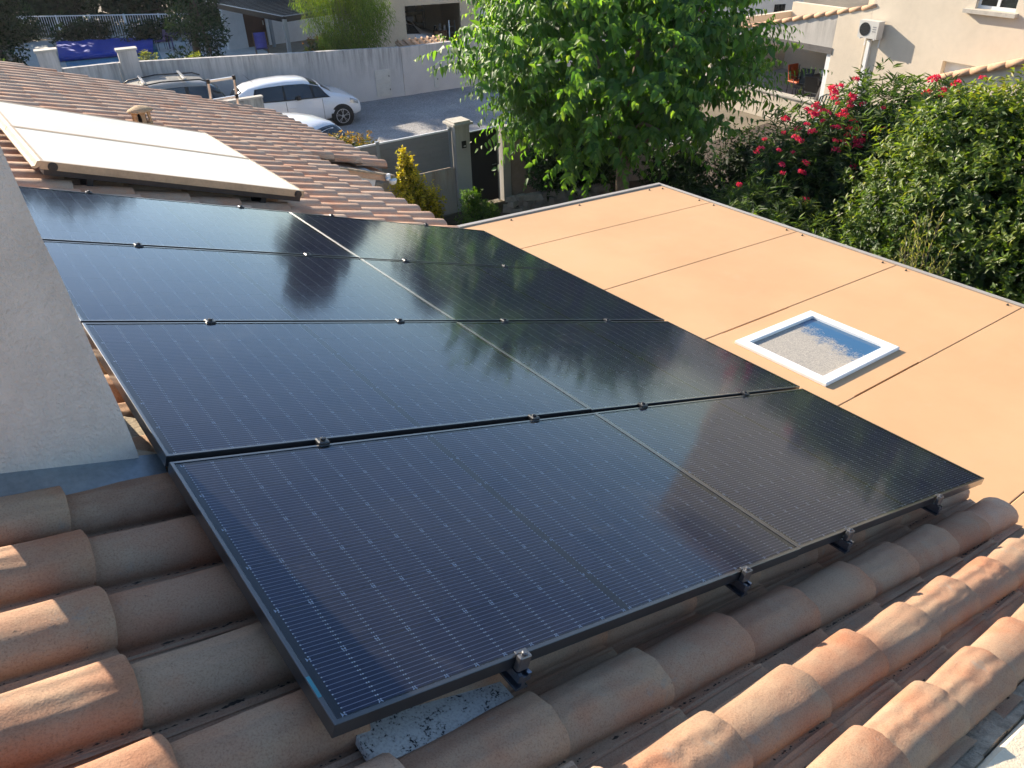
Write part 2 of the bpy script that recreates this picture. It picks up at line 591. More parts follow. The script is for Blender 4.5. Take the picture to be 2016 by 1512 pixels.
def gravel_mat():
    m = bpy.data.materials.new('gravel')
    nt, bs = nodes_of(m)
    v = coords(nt)
    n1 = noise(nt, v, 0.5, 6, 0.7)
    vo = nt.nodes.new('ShaderNodeTexVoronoi')
    vo.inputs['Scale'].default_value = 30
    nt.links.new(v, vo.inputs['Vector'])
    c1 = ramp(nt, n1, [(0.3, (0.24, 0.235, 0.23)), (0.5, (0.33, 0.32, 0.31)), (0.72, (0.44, 0.42, 0.39))])
    c2 = ramp(nt, vo.outputs['Color'], [(0.1, (0.6,)*3), (0.9, (1.05,)*3)])
    nt.links.new(mix(nt, 1.0, c1, c2, 'MULTIPLY'), bs.inputs['Base Color'])
    bs.inputs['Roughness'].default_value = 0.95
    bump(nt, bs, vo.outputs['Distance'], 0.7, 0.02)
    M['gravel'] = m


gravel_mat()
g = MB()
nx, ny = 24, 20
xs = np.linspace(-2, 18.6, nx)
ys = np.linspace(14.6, 29.5, ny)
vs = [(x, y, G+0.012+0.02*rng.random()) for y in ys for x in xs]
fs = [(j*nx+i, j*nx+i+1, (j+1)*nx+i+1, (j+1)*nx+i) for j in range(ny-1) for i in range(nx-1)]
g.add(vs, fs)
o = g.build('gravel_yard', 'gravel', smooth=True)
tag(o, kind='structure')
g = MB()
nx, ny = 26, 26
xs = np.linspace(6.4, 21.2, nx)
ys = np.linspace(-4, 14.0, ny)
vs = [(x, y, G+0.02+0.09*rng.random()) for y in ys for x in xs]
fs = [(j*nx+i, j*nx+i+1, (j+1)*nx+i+1, (j+1)*nx+i) for j in range(ny-1) for i in range(nx-1)]
g.add(vs, fs)
o = g.build('garden_soil', 'soil', smooth=True)
tag(o, kind='structure')

# ------------------------------------------------------------------ the house under the camera
PITCH_V, PITCH_U, EAVE = 0.236, 0.38, 3.54
V_A = -0.11                          # crest of the first row in front of the panels
DECK = -0.185                        # level of the tile channels under the panel plane
TL = 0.432


def tile_profile(nseg, fl):
    """cover arc and channel, across v; fl = flare of the cover"""
    a, b = 0.090*fl, 0.066*(0.9+0.1*fl)
    pts = [(-0.118, 0.006), (-a-0.010, 0.000), (-a+0.006, -0.004)]
    for i in range(nseg+1):
        t = math.pi*(1-i/nseg)
        pts.append((a*math.cos(t), b*max(0.0, math.sin(t))**0.82+0.010))
    pts += [(a-0.006, -0.004), (a+0.010, -0.001), (0.135, 0.005)]
    return pts


def tile_mesh(name, nseg, nlen, jit, seed):
    r = random.Random(seed)
    th = 0.015
    rows = []
    ph = r.uniform(0, 6)
    for k in range(nlen+1):
        t = k/nlen
        fl = 0.86+0.14*t
        rows.append([(t*TL, p[0]+jit*0.003*math.sin(ph+3*t), p[1]+0.032*t+(jit*0.0022*math.sin(7*t+9*p[0]*10+ph) if p[1] > 0.035 else 0))
                     for p in tile_profile(nseg, fl)])
    n = len(rows[0])
    vs = [p for row in rows for p in row]
    fs = []
    for k in range(nlen):
        for i in range(n-1):
            fs.append((k*n+i, (k+1)*n+i, (k+1)*n+i+1, k*n+i+1))
    # lip: front face of the lower end
    base = len(vs)
    last = rows[-1]
    vs += [(p[0]+0.004, p[1]*0.985, p[2]-0.004) for p in last]
    low = len(vs)
    vs += [(p[0]-0.002, p[1]*0.90, p[2]-th) for p in last]
    for i in range(n-1):
        fs.append((nlen*n+i, base+i, base+i+1, nlen*n+i+1))
        fs.append((base+i, low+i, low+i+1, base+i+1))
    # underside strip so that the lip reads as thick
    und = len(vs)
    vs += [(p[0]-0.12, p[1]*0.90, p[2]-th-0.01) for p in last]
    for i in range(n-1):
        fs.append((low+i, und+i, und+i+1, low+i+1))
    me = bpy.data.meshes.new(name)
    me.from_pydata(vs, [], fs)
    sm = [True]*(nlen*(n-1))+[False]*(len(fs)-nlen*(n-1))
    me.polygons.foreach_set('use_smooth', sm)
    me.update()
    return me


house = empty('house', (0, 0, 0), rot=ROOF_ROT)
tag(house, 'house under the camera with a clay tiled roof sloping down to the right', 'house')
# deck and walls
d = MB()
d.prism([(-2.2, DECK-0.03), (EAVE-0.05, DECK-0.03), (EAVE-0.05, DECK-0.11), (-2.2, DECK-0.11)], 'Y', -0.9, 7.7)
d.prism([(-2.2, DECK-0.028), (4.62, DECK-0.028), (4.62, DECK-0.10), (-2.2, DECK-0.10)], 'Y', 7.6, 11.5)
deck = d.build('roof', 'tile_far', house)

tm_near = [tile_mesh('tile', 14, 4, 1.0, s) for s in range(5)]
tm_far = [tile_mesh('tile', 8, 2, 0.6, s) for s in range(3)]
for t in tm_near:
    t.materials.append(M['tile_near'])
for t in tm_far:
    t.materials.append(M['tile_far'])


def cam_px(p):
    q = m3.transposed() @ (p-CAM)
    if q.z > -0.05:
        return None
    return (q.x/-q.z*1516+1008, -q.y/-q.z*1516+756, -q.z)


slots = []
for k in range(-3, 50):
    v = V_A+PITCH_V*k
    far = v > 7.72
    for j in range(-3, 16):
        u_l = EAVE-PITCH_U*j if j >= 0 else EAVE-PITCH_U*j
        if u_l > EAVE+0.01 and not far:
            continue
        if u_l < -1.6 or v < -0.62:
            continue
        if 0.75 < u_l < 3.1 and 0.35 < v < 3.75:
            continue                # nobody can see these
        px = cam_px(uvh(u_l-0.15, v, DECK+0.06))
        inview = px is not None and -60 < px[0] < 2080 and -60 < px[1] < 1600
        under = (0.06 < u_l-0.2 and u_l < 3.5 and 0.2 < v < 4.2)
        slots.append((0 if inview and not under else 1, (px[2] if px else 99), u_l, v, inview))
slots.sort()
rt = random.Random(3)
tiles_stuff_v, tiles_stuff_f = [], []
for i, (_, depth, u_l, v, inview) in enumerate(slots):
    jr = (rt.uniform(-0.010, 0.010), rt.uniform(-0.007, 0.005), rt.uniform(-0.017, 0.017))
    near = depth < 3.6
    loc = (u_l-TL+rt.uniform(-0.013, 0.013), v+rt.uniform(-0.004, 0.004), DECK+rt.uniform(0, 0.004))
    if i < 300:
        me = rt.choice(tm_near if near else tm_far)
        share('tile', me, deck, loc, jr)
    elif inview or True:
        me = rt.choice(tm_far)
        mt = Matrix.Translation(loc) @ Matrix.Rotation(jr[2], 4, 'Z')
        b = len(tiles_stuff_v)
        tiles_stuff_v += [tuple(mt @ vv.co) for vv in me.vertices]
        tiles_stuff_f += [tuple(x+b for x in p.vertices) for p in me.polygons]
me = bpy.data.meshes.new('tile_field')
me.from_pydata(tiles_stuff_v, [], tiles_stuff_f)
me.polygons.foreach_set('use_smooth', [True]*len(me.polygons))
tf = link('tile_field', me, 'tile_far', house)
tag(tf, 'clay tiles further up and beyond the panels', kind='stuff')
dm = MB()
for (_, depth, u_l, v, inview) in slots:
    if depth > 3.8 or not inview:
        continue
    for k in range(44):
        uu = u_l-0.37+0.37*(k+rt.random())/44
        sgn = 1 if rt.random() < 0.25 else -1
        vv = v+sgn*(0.088+rt.uniform(-0.003, 0.006))
        rr_ = rt.uniform(0.0012, 0.0042)*(1.5 if rt.random() < 0.12 else 1)
        hh_ = DECK+0.03*(uu-(u_l-TL))/TL+0.001
        el = rt.uniform(1.0, 3.2)
        dm.add([(uu-rr_*el, vv, hh_), (uu, vv-rr_, hh_), (uu+rr_*el, vv, hh_), (uu, vv+rr_, hh_), (uu, vv, hh_+rr_*0.8)], [(0, 1, 4), (1, 2, 4), (2, 3, 4), (3, 0, 4)])
dmo = dm.build('channel_dirt', pmat('channel_dirt', (0.075, 0.055, 0.040), 0.95, 0.4, 30, 90, 0.3), house)
dmo['kind'] = 'stuff'
# house walls in world space
wl = MB()
wl.box(-1.5, 3.12, -0.6, 7.55, G, -1.35)
wl.box(-1.5, 4.04, 7.62, 11.3, G, -1.62)
inv = Matrix.Rotation(-TH, 4, 'Y')
o = wl.build('wall', wall_stain_mat('gable_white', (0.60, 0.55, 0.48), (0.30, 0.20, 0.13), -1.4, 0.5, 0.6), house)
o.matrix_local = inv
gb = MB()                            # raking gable strip under the first row of the longer slope
gb.prism([(3.42, DECK-0.105), (4.42, DECK-0.105), (4.42, DECK-0.55), (3.42, DECK-0.55)], 'Y', 7.615, 7.75)
gb.build('gable_wall', 'white_render', house)
bt = MB()
bt.prism([(3.5, DECK-0.01), (4.66, DECK-0.01), (4.66, DECK-0.03), (3.5, DECK-0.03)], 'Y', 7.58, 7.66)
bt.build('verge_mortar', 'dark_mortar', house)
# mortar fillet and the rendered coping along the near verge
mo = MB()
for i in range(26):
    u0 = -1.6+i*0.2
    mo.prism([(-0.66-0.01*random.random(), DECK+0.02), (-0.725-0.02*random.random(), DECK+0.035), (-0.76, DECK-0.1), (-0.64, DECK-0.1)], 'X', u0, u0+0.2)
mo.build('verge_mortar', 'dark_mortar', house)
cp = MB()
cp.bevbox(-1.7, 3.6, -1.25, -0.735, DECK-0.6, DECK+0.045, 0.02)
cp.build('verge_coping', 'cream_render', house)

# chimney, standing upright on the slope
ch = empty('chimney', uvh(-0.28, 1.4, DECK))
tag(ch, 'white stucco chimney stack rising at the left edge', 'chimney')
cb = MB()
cu0, cu1, cv0, cv1 = -0.53, -0.03, 1.2, 1.62
NC = 26
base = ch.location
vs, fs = [], []
for k in range(NC+1):
    z = -0.18+1.95*k/NC
    for (u, v) in ((cu0, cv0), (cu1, cv0), (cu1, cv1), (cu0, cv1)):
        b = 0.012*math.sin(2.2*k/NC*3+u*5)+0.006*random.uniform(-1, 1)
        fl = 0.018*max(0, 1-k/3)
        sx = 1 if u == cu1 else -1
        sy = 1 if v == cv1 else -1
        vs.append((u*CT-base.x+sx*(b*0.35-fl*0.5-0.045*max(0, z-0.05)-0.028), v-base.y+sy*(-fl*0.5), z))
for k in range(NC):
    for i in range(4):
        j = (i+1) % 4
        fs.append((k*4+i, k*4+j, (k+1)*4+j, (k+1)*4+i))
fs.append(tuple(range(NC*4, NC*4+4)))
cb.add(vs, fs)
cb.build('stack', 'stucco', ch)
cc = MB()
cc.box(-0.31, 0.31, -0.28, 0.28, 1.772, 1.85)
cc.build('cap', 'mortar', ch)
fl = MB()                            # zinc apron at the foot, in roof coordinates
p = [uvh(u, v, h)-base for (u, v, h) in ((-0.75, 1.06, -0.118), (0.03, 1.06, -0.118), (0.03, 1.21, -0.075), (-0.75, 1.21, -0.075),
                                          (-0.75, 1.06, -0.135), (0.03, 1.06, -0.135), (0.03, 1.21, -0.20), (-0.75, 1.21, -0.20))]
fl.add(p, [(0, 1, 2, 3), (0, 4, 5, 1), (1, 5, 6, 2), (3, 2, 6, 7), (0, 3, 7, 4)])
fl.build('flashing', 'zinc', ch)
ml = MB()
p = [uvh(u, v, h)-base for (u, v, h) in ((-0.06, 1.2, -0.085), (0.07, 1.2, -0.10), (0.07, 1.50, -0.10), (-0.06, 1.50, -0.085),
                                          (-0.06, 1.2, -0.2), (0.07, 1.2, -0.2), (0.07, 1.50, -0.2), (-0.06, 1.50, -0.2))]
ml.add(p, [(0, 1, 2, 3), (0, 4, 5, 1), (1, 5, 6, 2), (3, 2, 6, 7)])
ml.build('mortar_fillet', 'mortar', ch)

# speckled flat slab showing under the nearest panel
pl = empty('cement_slab', uvh(0.28, 0.02, -0.125), rot=ROOF_ROT)
tag(pl, 'pale cement slab spotted with black lichen under the near panel corner', 'slab')


def lichen_mat():
    m = bpy.data.materials.new('lichen_cement')
    nt, bs = nodes_of(m)
    v = coords(nt)
    n1 = noise(nt, v, 150, 3, 0.6)
    n2 = noise(nt, v, 30, 4, 0.6)
    s = math_n(nt, 'ADD', n1, math_n(nt, 'MULTIPLY', n2, 0.7))
    c = ramp(nt, s, [(0.68, (0.02, 0.02, 0.022)), (0.74, (0.38, 0.36, 0.33)), (0.95, (0.52, 0.50, 0.46))])
    nt.links.new(c, bs.inputs['Base Color'])
    bs.inputs['Roughness'].default_value = 0.9
    bump(nt, bs, n1, 0.5, 0.006)
    M['lichen_cement'] = m


lichen_mat()
p_ = MB()
p_.bevbox(-0.19, 0.20, -0.062, 0.10, -0.012, 0.008, 0.0015)
p_.build('slab', 'lichen_cement', pl)

# ------------------------------------------------------------------ solar panels
PW, PH, GC, GR = 1.7585, 1.038, 0.003, 0.022
FT, FD = 0.011, 0.035


def make_panel():
    root = empty('photovoltaic_module')
    f = MB()
    # four mitred frame bars, upper lip bevelled
    for (a, b, nrm) in (((0, 0), (PW, 0), (0, 1)), ((PW, 0), (PW, PH), (-1, 0)), ((PW, PH), (0, PH), (0, -1)), ((0, PH), (0, 0), (1, 0))):
        a, b, n = Vector(a), Vector(b), Vector(nrm)
        dd = (b-a).normalized()
        prof = [(0, -FD), (0, -0.0015), (0.0015, 0), (FT-0.001, 0), (FT, -0.001), (FT, -0.006), (0.003, -0.006), (0.003, -FD)]
        vs = []
        for e, sg in ((a, 1), (b, -1)):
            for (q, z) in prof:
                p = e+n*q+dd*q*sg
                vs.append((p.x, p.y, z))
        k = len(prof)
        fs = [(i, (i+1) % k, k+(i+1) % k, k+i) for i in range(k)]
        f.add(vs, fs)
    f.build('frame', 'panel_frame', root)
    bk = MB()
    bk.box(FT-0.004, PW-FT+0.004, FT-0.004, PH-FT+0.004, -0.0080, -0.0062)
    cw, chh = 0.0835, 0.1672
    mu = (PW-20*cw-0.026)/2
    mv = (PH-6*chh)/2
    us = [mu+i*cw+(0.026 if i >= 10 else 0) for i in range(20)]
    z = -0.0058
    for i in range(20):
        for j in range(7):
            for s_ in ((0,) if i not in (9, 19) else (0, 1)):
                uu = us[i]+s_*cw
                vv = mv+j*chh
                a, b = 0.0052, 0.0060
                if j == 0:
                    vv += 0.004
                if j == 6:
                    vv -= 0.004
                bk.add([(uu-a, vv-b, z), (uu, vv-0.0012, z), (uu-a, vv+b, z)], [(0, 1, 2)], 1)
                bk.add([(uu+a, vv-b, z), (uu+a, vv+b, z), (uu, vv-0.0012, z)], [(0, 1, 2)], 1)
    bk.build('backsheet', ['backsheet', 'solder_tab'], root)
    # one cell mesh: half-cut wafer with clipped corners
    hx, hy, c = cw/2-0.0009, chh/2-0.0010, 0.0055
    cm = MB()
    out = [(-hx+c, -hy), (hx-c, -hy), (hx, -hy+c), (hx, hy-c), (hx-c, hy), (-hx+c, hy), (-hx, hy-c), (-hx, -hy+c)]
    cm.prism(out, 'Z', -0.0002, 0.0002)
    cme = cm.mesh('cell')
    cme.materials.append(M['solar_cell'])
    fix_normals(cme)
    for i in range(20):
        for j in range(6):
            share('cell', cme, root, (us[i]+cw/2, mv+(j+0.5)*chh, -0.0056))
    gm = MB()
    gm.add([(FT-0.002, FT-0.002, -0.0022), (PW-FT+0.002, FT-0.002, -0.0022), (PW-FT+0.002, PH-FT+0.002, -0.0022), (FT-0.002, PH-FT+0.002, -0.0022)], [(0, 1, 2, 3)])
    gm.build('glass', 'panel_glass', root)
    # maker's sticker along the left frame
    st = MB()
    st.box(0.0012, 0.0092, 0.075, 0.135, 0.0001, 0.0006)
    st.build('sticker', pmat('sticker_blue', (0.02, 0.20, 0.26), 0.4, 0.3, 60, 60, 0), root)
    return root


row_words = ['nearest row', 'second row', 'third row', 'farthest row']
proto = make_panel()
for r in range(4):
    for c in range(2):
        p = proto if (r, c) == (0, 0) else copy_tree(proto)
        p.location = uvh(c*(PW+GC), r*(PH+GR)+(0.004 if (r+c) % 2 else 0), -0.004*(r == 0)-0.0015*c)
        p.rotation_euler = ROOF_ROT
        side = 'on the chimney side' if c == 0 else 'on the orange roof side'
        if (r, c) != (0, 0):          # only the nearest module shows a sticker
            for ch_ in list(p.children):
                if ch_.name.startswith('sticker'):
                    bpy.data.objects.remove(ch_)
        tag(p, 'black framed solar panel in the %s of the array, %s' % (row_words[r], side), 'solar panel', 'solar panels on the tiled roof')

# rails with their clamps
rail_u = [0.48, 1.41, 2.09, 2.93]
rail_lab = ['under the chimney side, end showing above the cement slab', 'second from the chimney side', 'third from the chimney side', 'nearest the orange roof']


def clamp(mb, v, end):
    w_ = 0.019
    if end == 0:
        mb.bevbox(-0.02, 0.02, v-w_, v+w_, -0.012, 0.0065, 0.004)
        mb.lathe([(0.009, 0.006), (0.009, 0.012), (0.0055, 0.0135)], 10, (0, v, 0))
    else:
        s_ = end
        mb.bevbox(-0.018, 0.018, min(v, v-s_*0.011), max(v, v-s_*0.011), 0.0012, 0.0050, 0.002)
        mb.bevbox(-0.018, 0.018, min(v, v+s_*0.018), max(v, v+s_*0.018), -0.034, 0.0050, 0.003)
        mb.lathe([(0.008, 0.004), (0.008, 0.010), (0.005, 0.012)], 10, (0, v+s_*0.007, 0))


pmat('clamp_grey', (0.17, 0.17, 0.175), 0.38, 0.2, 40, 90, 0.03, 0.8)
for u, lab in zip(rail_u, rail_lab):
    rr = empty('mounting_rail', uvh(u, 0, 0), rot=ROOF_ROT)
    tag(rr, 'aluminium mounting rail with clamps, %s' % lab, 'rail', 'rails carrying the solar panels')
    b = MB()
    sec = [(-0.018, -0.082), (0.018, -0.082), (0.018, -0.076), (0.006, -0.072), (0.006, -0.060), (0.019, -0.057), (0.019, -0.037), (0.008, -0.037),
           (0.008, -0.044), (-0.008, -0.044), (-0.008, -0.037), (-0.019, -0.037), (-0.019, -0.057), (-0.006, -0.060), (-0.006, -0.072), (-0.018, -0.076)]
    b.prism(sec, 'Y', -0.032, 4*PH+3*GR+0.05)
    b.build('profile', 'sky_tinted_aluminium', rr)
    for k in range(5):
        c_ = MB()
        v = (-0.002 if k == 0 else 4*PH+3*GR+0.004) if k in (0, 4) else k*(PH+GR)-GR/2
        clamp(c_, v, {0: -1, 4: 1}.get(k, 0))
        c_.build('clamp', 'clamp_grey' if k == 0 else 'dark_aluminium', rr)

# ------------------------------------------------------------------ solar thermal collectors
pmat('collector_frame', (0.50, 0.37, 0.24), 0.45, 0.25, 5, 60, 0.05, 0.35)


def collector_glass():
    m = bpy.data.materials.new('collector_glass')
    nt, bs = nodes_of(m)
    v = coords(nt)
    n = noise(nt, v, 1.2, 4, 0.6)
    nt.links.new(ramp(nt, n, [(0.3, (0.62, 0.60, 0.51)), (0.7, (0.68, 0.65, 0.55))]), bs.inputs['Base Color'])  # cream base colour stands in for fogged glass and sky glare
    bs.inputs['Roughness'].default_value = 0.42
    bs.inputs['Specular IOR Level'].default_value = 0.8
    bs.inputs['Coat Weight'].default_value = 0.15
    bs.inputs['Coat Roughness'].default_value = 0.2
    M['collector_glass'] = m


collector_glass()
CUW, CVW = 1.80, 1.13
for i in range(2):
    cr = empty('solar_collector', uvh(0.32, 4.78+i*(CVW+0.012), 0.04), rot=ROOF_ROT)
    tag(cr, ('white glazed solar water collector just above the solar panels' if i == 0 else
             'white glazed solar water collector on the side of the clay vent'), 'solar collector', 'solar water collectors on the roof')
    f = MB()
    for (x0, x1, y0, y1) in ((0, CUW, 0, 0.022), (0, CUW, CVW-0.022, CVW), (0, 0.022, 0.022, CVW-0.022), (CUW-0.022, CUW, 0.022, CVW-0.022)):
        f.box(x0, x1, y0, y1, -0.048, 0.004)
    f.build('frame', 'collector_frame', cr)
    g_ = MB()
    g_.box(0.02, CUW-0.02, 0.02, CVW-0.02, -0.012, 0.001)
    g_.build('glass', 'collector_glass', cr)
    b_ = MB()
    b_.box(0.022, CUW-0.022, 0.010, CVW-0.010, -0.085, -0.049)
    b_.box(0.022, CUW-0.022, 0.022, CVW-0.022, -0.047, -0.02)
    b_.build('case', 'dark_aluminium', cr)
    sk = MB()
    sk.prism([(-0.018, 0.0), (0.0, 0.006), (0.0, -0.03), (-0.030, -0.05), (-0.045, -0.045), (-0.045, -0.035), (-0.03, -0.03)], 'Y', 0, CVW)
    sk.build('side_flashing', pmat('flashing_cream', (0.50, 0.37, 0.23), 0.5, 0.2, 5, 60, 0.05, 0.2), cr)
    if i == 0:
        for uu in (0.07, CUW-0.05):
            q = MB()
            q.lathe([(0.021, -0.006), (0.021, 0.0)], 12, (uu, -0.0035, -0.026), 'Y')
            q.lathe([(0.030, -0.003), (0.030, 0.0)], 14, (uu, -0.0005, -0.026), 'Y')
            q.build('pipe_union', 'dark_aluminium', cr)
    for uu in (0.3, CUW-0.3):
        q = MB()
        q.box(uu-0.02, uu+0.02, 0.05, CVW-0.05, -0.225, -0.086)
        q.build('support', 'dark_aluminium', cr)

# ------------------------------------------------------------------ clay vent
vb = uvh(1.83, 8.05, DECK+0.05)
vt = empty('roof_vent', vb)
vt.scale = (0.92, 0.92, 0.92)
tag(vt, 'round terracotta roof vent with a conical cap among the tiles', 'vent')
q = MB()
q.lathe([(0.105, -0.15), (0.102, 0.035), (0.112, 0.045), (0.10, 0.05)], 20)
q.build('collar', 'clay', vt, True)
for k in range(7):
    a = k*2*math.pi/7+0.2
    q = MB()
    vs = []
    for z_, w_ in ((0.03, 0.42), (0.065, 0.24), (0.105, 0.20), (0.145, 0.24), (0.175, 0.42)):
        for rr_ in (0.082, 0.102):
            for e in (-w_, w_):
                vs.append((rr_*math.cos(a+e), rr_*math.sin(a+e), z_))
    fs = []
    for i in range(4):
        b0 = i*4
        fs += [(b0, b0+1, b0+5, b0+4), (b0+2, b0+6, b0+7, b0+3), (b0, b0+4, b0+6, b0+2), (b0+1, b0+3, b0+7, b0+5)]
    q.add(vs, fs)
    q.build('pillar', 'clay', vt)
q = MB()
q.lathe([(0.05, 0.0), (0.05, 0.17)], 12)
q.build('flue', 'black_plastic', vt)
q = MB()
q.lathe([(0.10, 0.168), (0.135, 0.172), (0.138, 0.185), (0.09, 0.212), (0.03, 0.232), (0.004, 0.235)], 22)
q.build('cap', 'clay', vt, True)

# flood lamp on the corner of the gable
lp = empty('flood_lamp', (4.23, 7.55, -1.72))
lp.scale = (0.7, 0.7, 0.7)
tag(lp, 'white security flood lamp at the roof corner above the yellow bush', 'lamp')
q = MB()
q.box(-0.04, 0.04, 0.02, 0.07, -0.05, 0.05)
q.build('bracket', 'lamp_white', lp)
q = MB()
q.lathe([(0.03, -0.07), (0.06, -0.05), (0.075, 0.0), (0.078, 0.02)], 14, (0.05, -0.03, -0.06))
q.build('lamp_head', 'lamp_white', lp, True)
q = MB()
q.lathe([(0.02, -0.03), (0.035, -0.01), (0.03, 0.02)], 10, (-0.05, -0.03, -0.01))
q.build('sensor', 'lamp_white', lp, True)

# ------------------------------------------------------------------ orange flat roof
SL = math.tan(R_(4.4))


def oz(x):
    return -1.40-(x-3.3)*SL


ann = empty('flat_roof_extension', (4.7, 2, G))
tag(ann, 'orange flat roof extension with a small square skylight beside the eave', 'extension')
AO = Vector((4.7, 2, G))


def abuild(mb, name, mat, parent, smooth=False):
    mb.v = [tuple(Vector(p)-AO) for p in mb.v]
    return mb.build(name, mat, parent, smooth)


def orange_mat():
    m = bpy.data.materials.new('orange_panel')
    nt, bs = nodes_of(m)
    v = coords(nt)
    n1 = noise(nt, v, 0.55, 5, 0.6)
    n2 = noise(nt, v, 5, 5, 0.7)
    c = ramp(nt, n1, [(0.28, (0.51, 0.295, 0.145)), (0.6, (0.59, 0.36, 0.186)), (0.8, (0.61, 0.385, 0.21))])
    c = mix(nt, ramp(nt, n2, [(0.60, (0, 0, 0)), (0.8, (0.22,)*3)]), c, (0.52, 0.40, 0.28))
    n3 = noise(nt, coords(nt, (1.0, 5.0, 1.0)), 1.6, 5, 0.65, 0.3)
    c = mix(nt, ramp(nt, n3, [(0.56, (0, 0, 0)), (0.75, (0.30,)*3)]), c, (0.56, 0.36, 0.21))
    nt.links.new(c, bs.inputs['Base Color'])
    bs.inputs['Roughness'].default_value = 0.6
    bs.inputs['Specular IOR Level'].default_value = 0.35
    bump(nt, bs, noise(nt, v, 2.5, 3, 0.5), 0.12, 0.02)
    M['orange_panel'] = m


orange_mat()
X0, X1 = 3.14, 6.29
joints = [4.93, 4.19, 3.10, 2.06, 0.99, -0.08, -1.15, -2.2]
SKX0, SKX1, SKY0, SKY1 = 3.88, 4.68, 1.23, 1.84
for i in range(len(joints)-1):
    y1, y0 = joints[i]-0.0025, joints[i+1]+0.0025
    m_ = MB()

    def slab(xa, xb, ya, yb, bev=0.004):
        zt = 0.0
        vs = []
        for (x, y, dz) in ((xa, ya, -0.055), (xb, ya, -0.055), (xb, yb, -0.055), (xa, yb, -0.055),
                           (xa, ya, -bev), (xb, ya, -bev), (xb, yb, -bev), (xa, yb, -bev),
                           (xa, ya+bev, zt), (xb, ya+bev, zt), (xb, yb-bev, zt), (xa, yb-bev, zt)):
            vs.append((x, y, oz(x)+dz))
        m_.add(vs, [(3, 2, 1, 0), (0, 1, 5, 4), (1, 2, 6, 5), (2, 3, 7, 6), (3, 0, 4, 7), (4, 5, 9, 8), (6, 7, 11, 10), (5, 6, 10, 9), (7, 4, 8, 11), (8, 9, 10, 11)])
    if y0 < SKY0 < y1:
        slab(X0, SKX0, y0, y1)
        slab(SKX1, X1, y0, y1)
        for (ya, yb) in ((y0, SKY0), (SKY1, y1)):
            vs = [(x, y, oz(x)+dz) for dz in (-0.055, -0.0005) for (x, y) in ((SKX0, ya+0.008*(ya == y0)), (SKX1, ya+0.008*(ya == y0)), (SKX1, yb-0.008*(yb == y1)), (SKX0, yb-0.008*(yb == y1)))]
            m_.add(vs, [(3, 2, 1, 0), (4, 5, 6, 7), (0, 1, 5, 4), (2, 3, 7, 6)])
    else:
        slab(X0, X1, y0, y1)
    abuild(m_, 'roof_panel', 'orange_panel', ann)
tr = MB()
tr.prism([(4.935, -0.07), (4.985, -0.07), (4.985, 0.012), (4.935, 0.012)], 'X', 0, 1)
tr.v = [(X0+p[0]*(X1+0.045-X0), p[1], oz(X0+p[0]*(X1-X0))+p[2]) for p in tr.v]
abuild(tr, 'edge_trim', pmat('trim_grey', (0.44, 0.40, 0.345), 0.5, 0.1, 4, 60, 0.02, 0.3), ann)
tr = MB()
tr.box(X1+0.003, X1+0.048, -2.2, 4.932, oz(X1)-0.10, oz(X1)+0.010)
abuild(tr, 'edge_trim', 'trim_grey', ann)
for (x, y) in [(6.22, 4.82), (6.24, 4.1), (6.24, 4.3), (6.24, 3.18), (6.24, 3.0), (6.24, 2.16), (6.24, 1.94), (6.24, 1.08), (6.05, 4.86), (5.0, 4.86), (4.1, 4.86), (6.24, 0.9)]:
    q = MB()
    q.lathe([(0.011, 0.0), (0.011, 0.004), (0.007, 0.005), (0.006, 0.012), (0.003, 0.014)], 8, (x, y, oz(x)))
    abuild(q, 'screw', 'dark_aluminium', ann)
q = MB()
q.box(X0+0.1, X1-0.15, -2.1, 4.85, G, oz(X1)-0.30)
abuild(q, 'wall', 'cream_render', ann)
q = MB()
q.box(X0+0.1, X1-0.1, -2.15, 4.9, oz(X1)-0.30, oz(X1)-0.10)
abuild(q, 'fascia', 'trim_grey', ann)


def sky_pane_mat():
    m = bpy.data.materials.new('skylight_glass')
    nt, bs = nodes_of(m)
    tc = nt.nodes.new('ShaderNodeTexCoord')
    sx = nt.nodes.new('ShaderNodeSeparateXYZ')
    nt.links.new(tc.outputs['Object'], sx.inputs[0])
    v = coords(nt)
    n = noise(nt, v, 9, 6, 0.75)
    # dry needles and dust washed to the low side, thick in the middle
    h = math_n(nt, 'ADD', math_n(nt, 'MULTIPLY', math_n(nt, 'SUBTRACT', 0.12, sx.outputs[0]), 2.2), math_n(nt, 'MULTIPLY', math_n(nt, 'SUBTRACT', n, 0.5), 1.1))
    fine = noise(nt, coords(nt, (1, 2.0, 1)), 60, 3, 0.8, 0.6)
    h = math_n(nt, 'ADD', h, math_n(nt, 'MULTIPLY', math_n(nt, 'SUBTRACT', fine, 0.5), 1.1))
    h = math_n(nt, 'ADD', h, math_n(nt, 'MULTIPLY', sx.outputs[1], 0.5))
    msk = ramp(nt, math_n(nt, 'ADD', h, 0.5), [(0.34, (0, 0, 0)), (0.62, (0.92,)*3)])
    vo = noise(nt, coords(nt, (1, 2.2, 1)), 75, 3, 0.8, 0.9)
    deb = ramp(nt, vo, [(0.34, (0.20, 0.19, 0.17)), (0.5, (0.36, 0.32, 0.26)), (0.66, (0.52, 0.45, 0.35))])
    nt.links.new(mix(nt, msk, (0.03, 0.10, 0.20), deb), bs.inputs['Base Color'])  # blue of the clear part is sky reflection put into the base colour
    nt.links.new(ramp(nt, msk, [(0, (0.05,)*3), (1, (0.8,)*3)]), bs.inputs['Roughness'])
    bs.inputs['Specular IOR Level'].default_value = 0.6
    M['skylight_glass'] = m


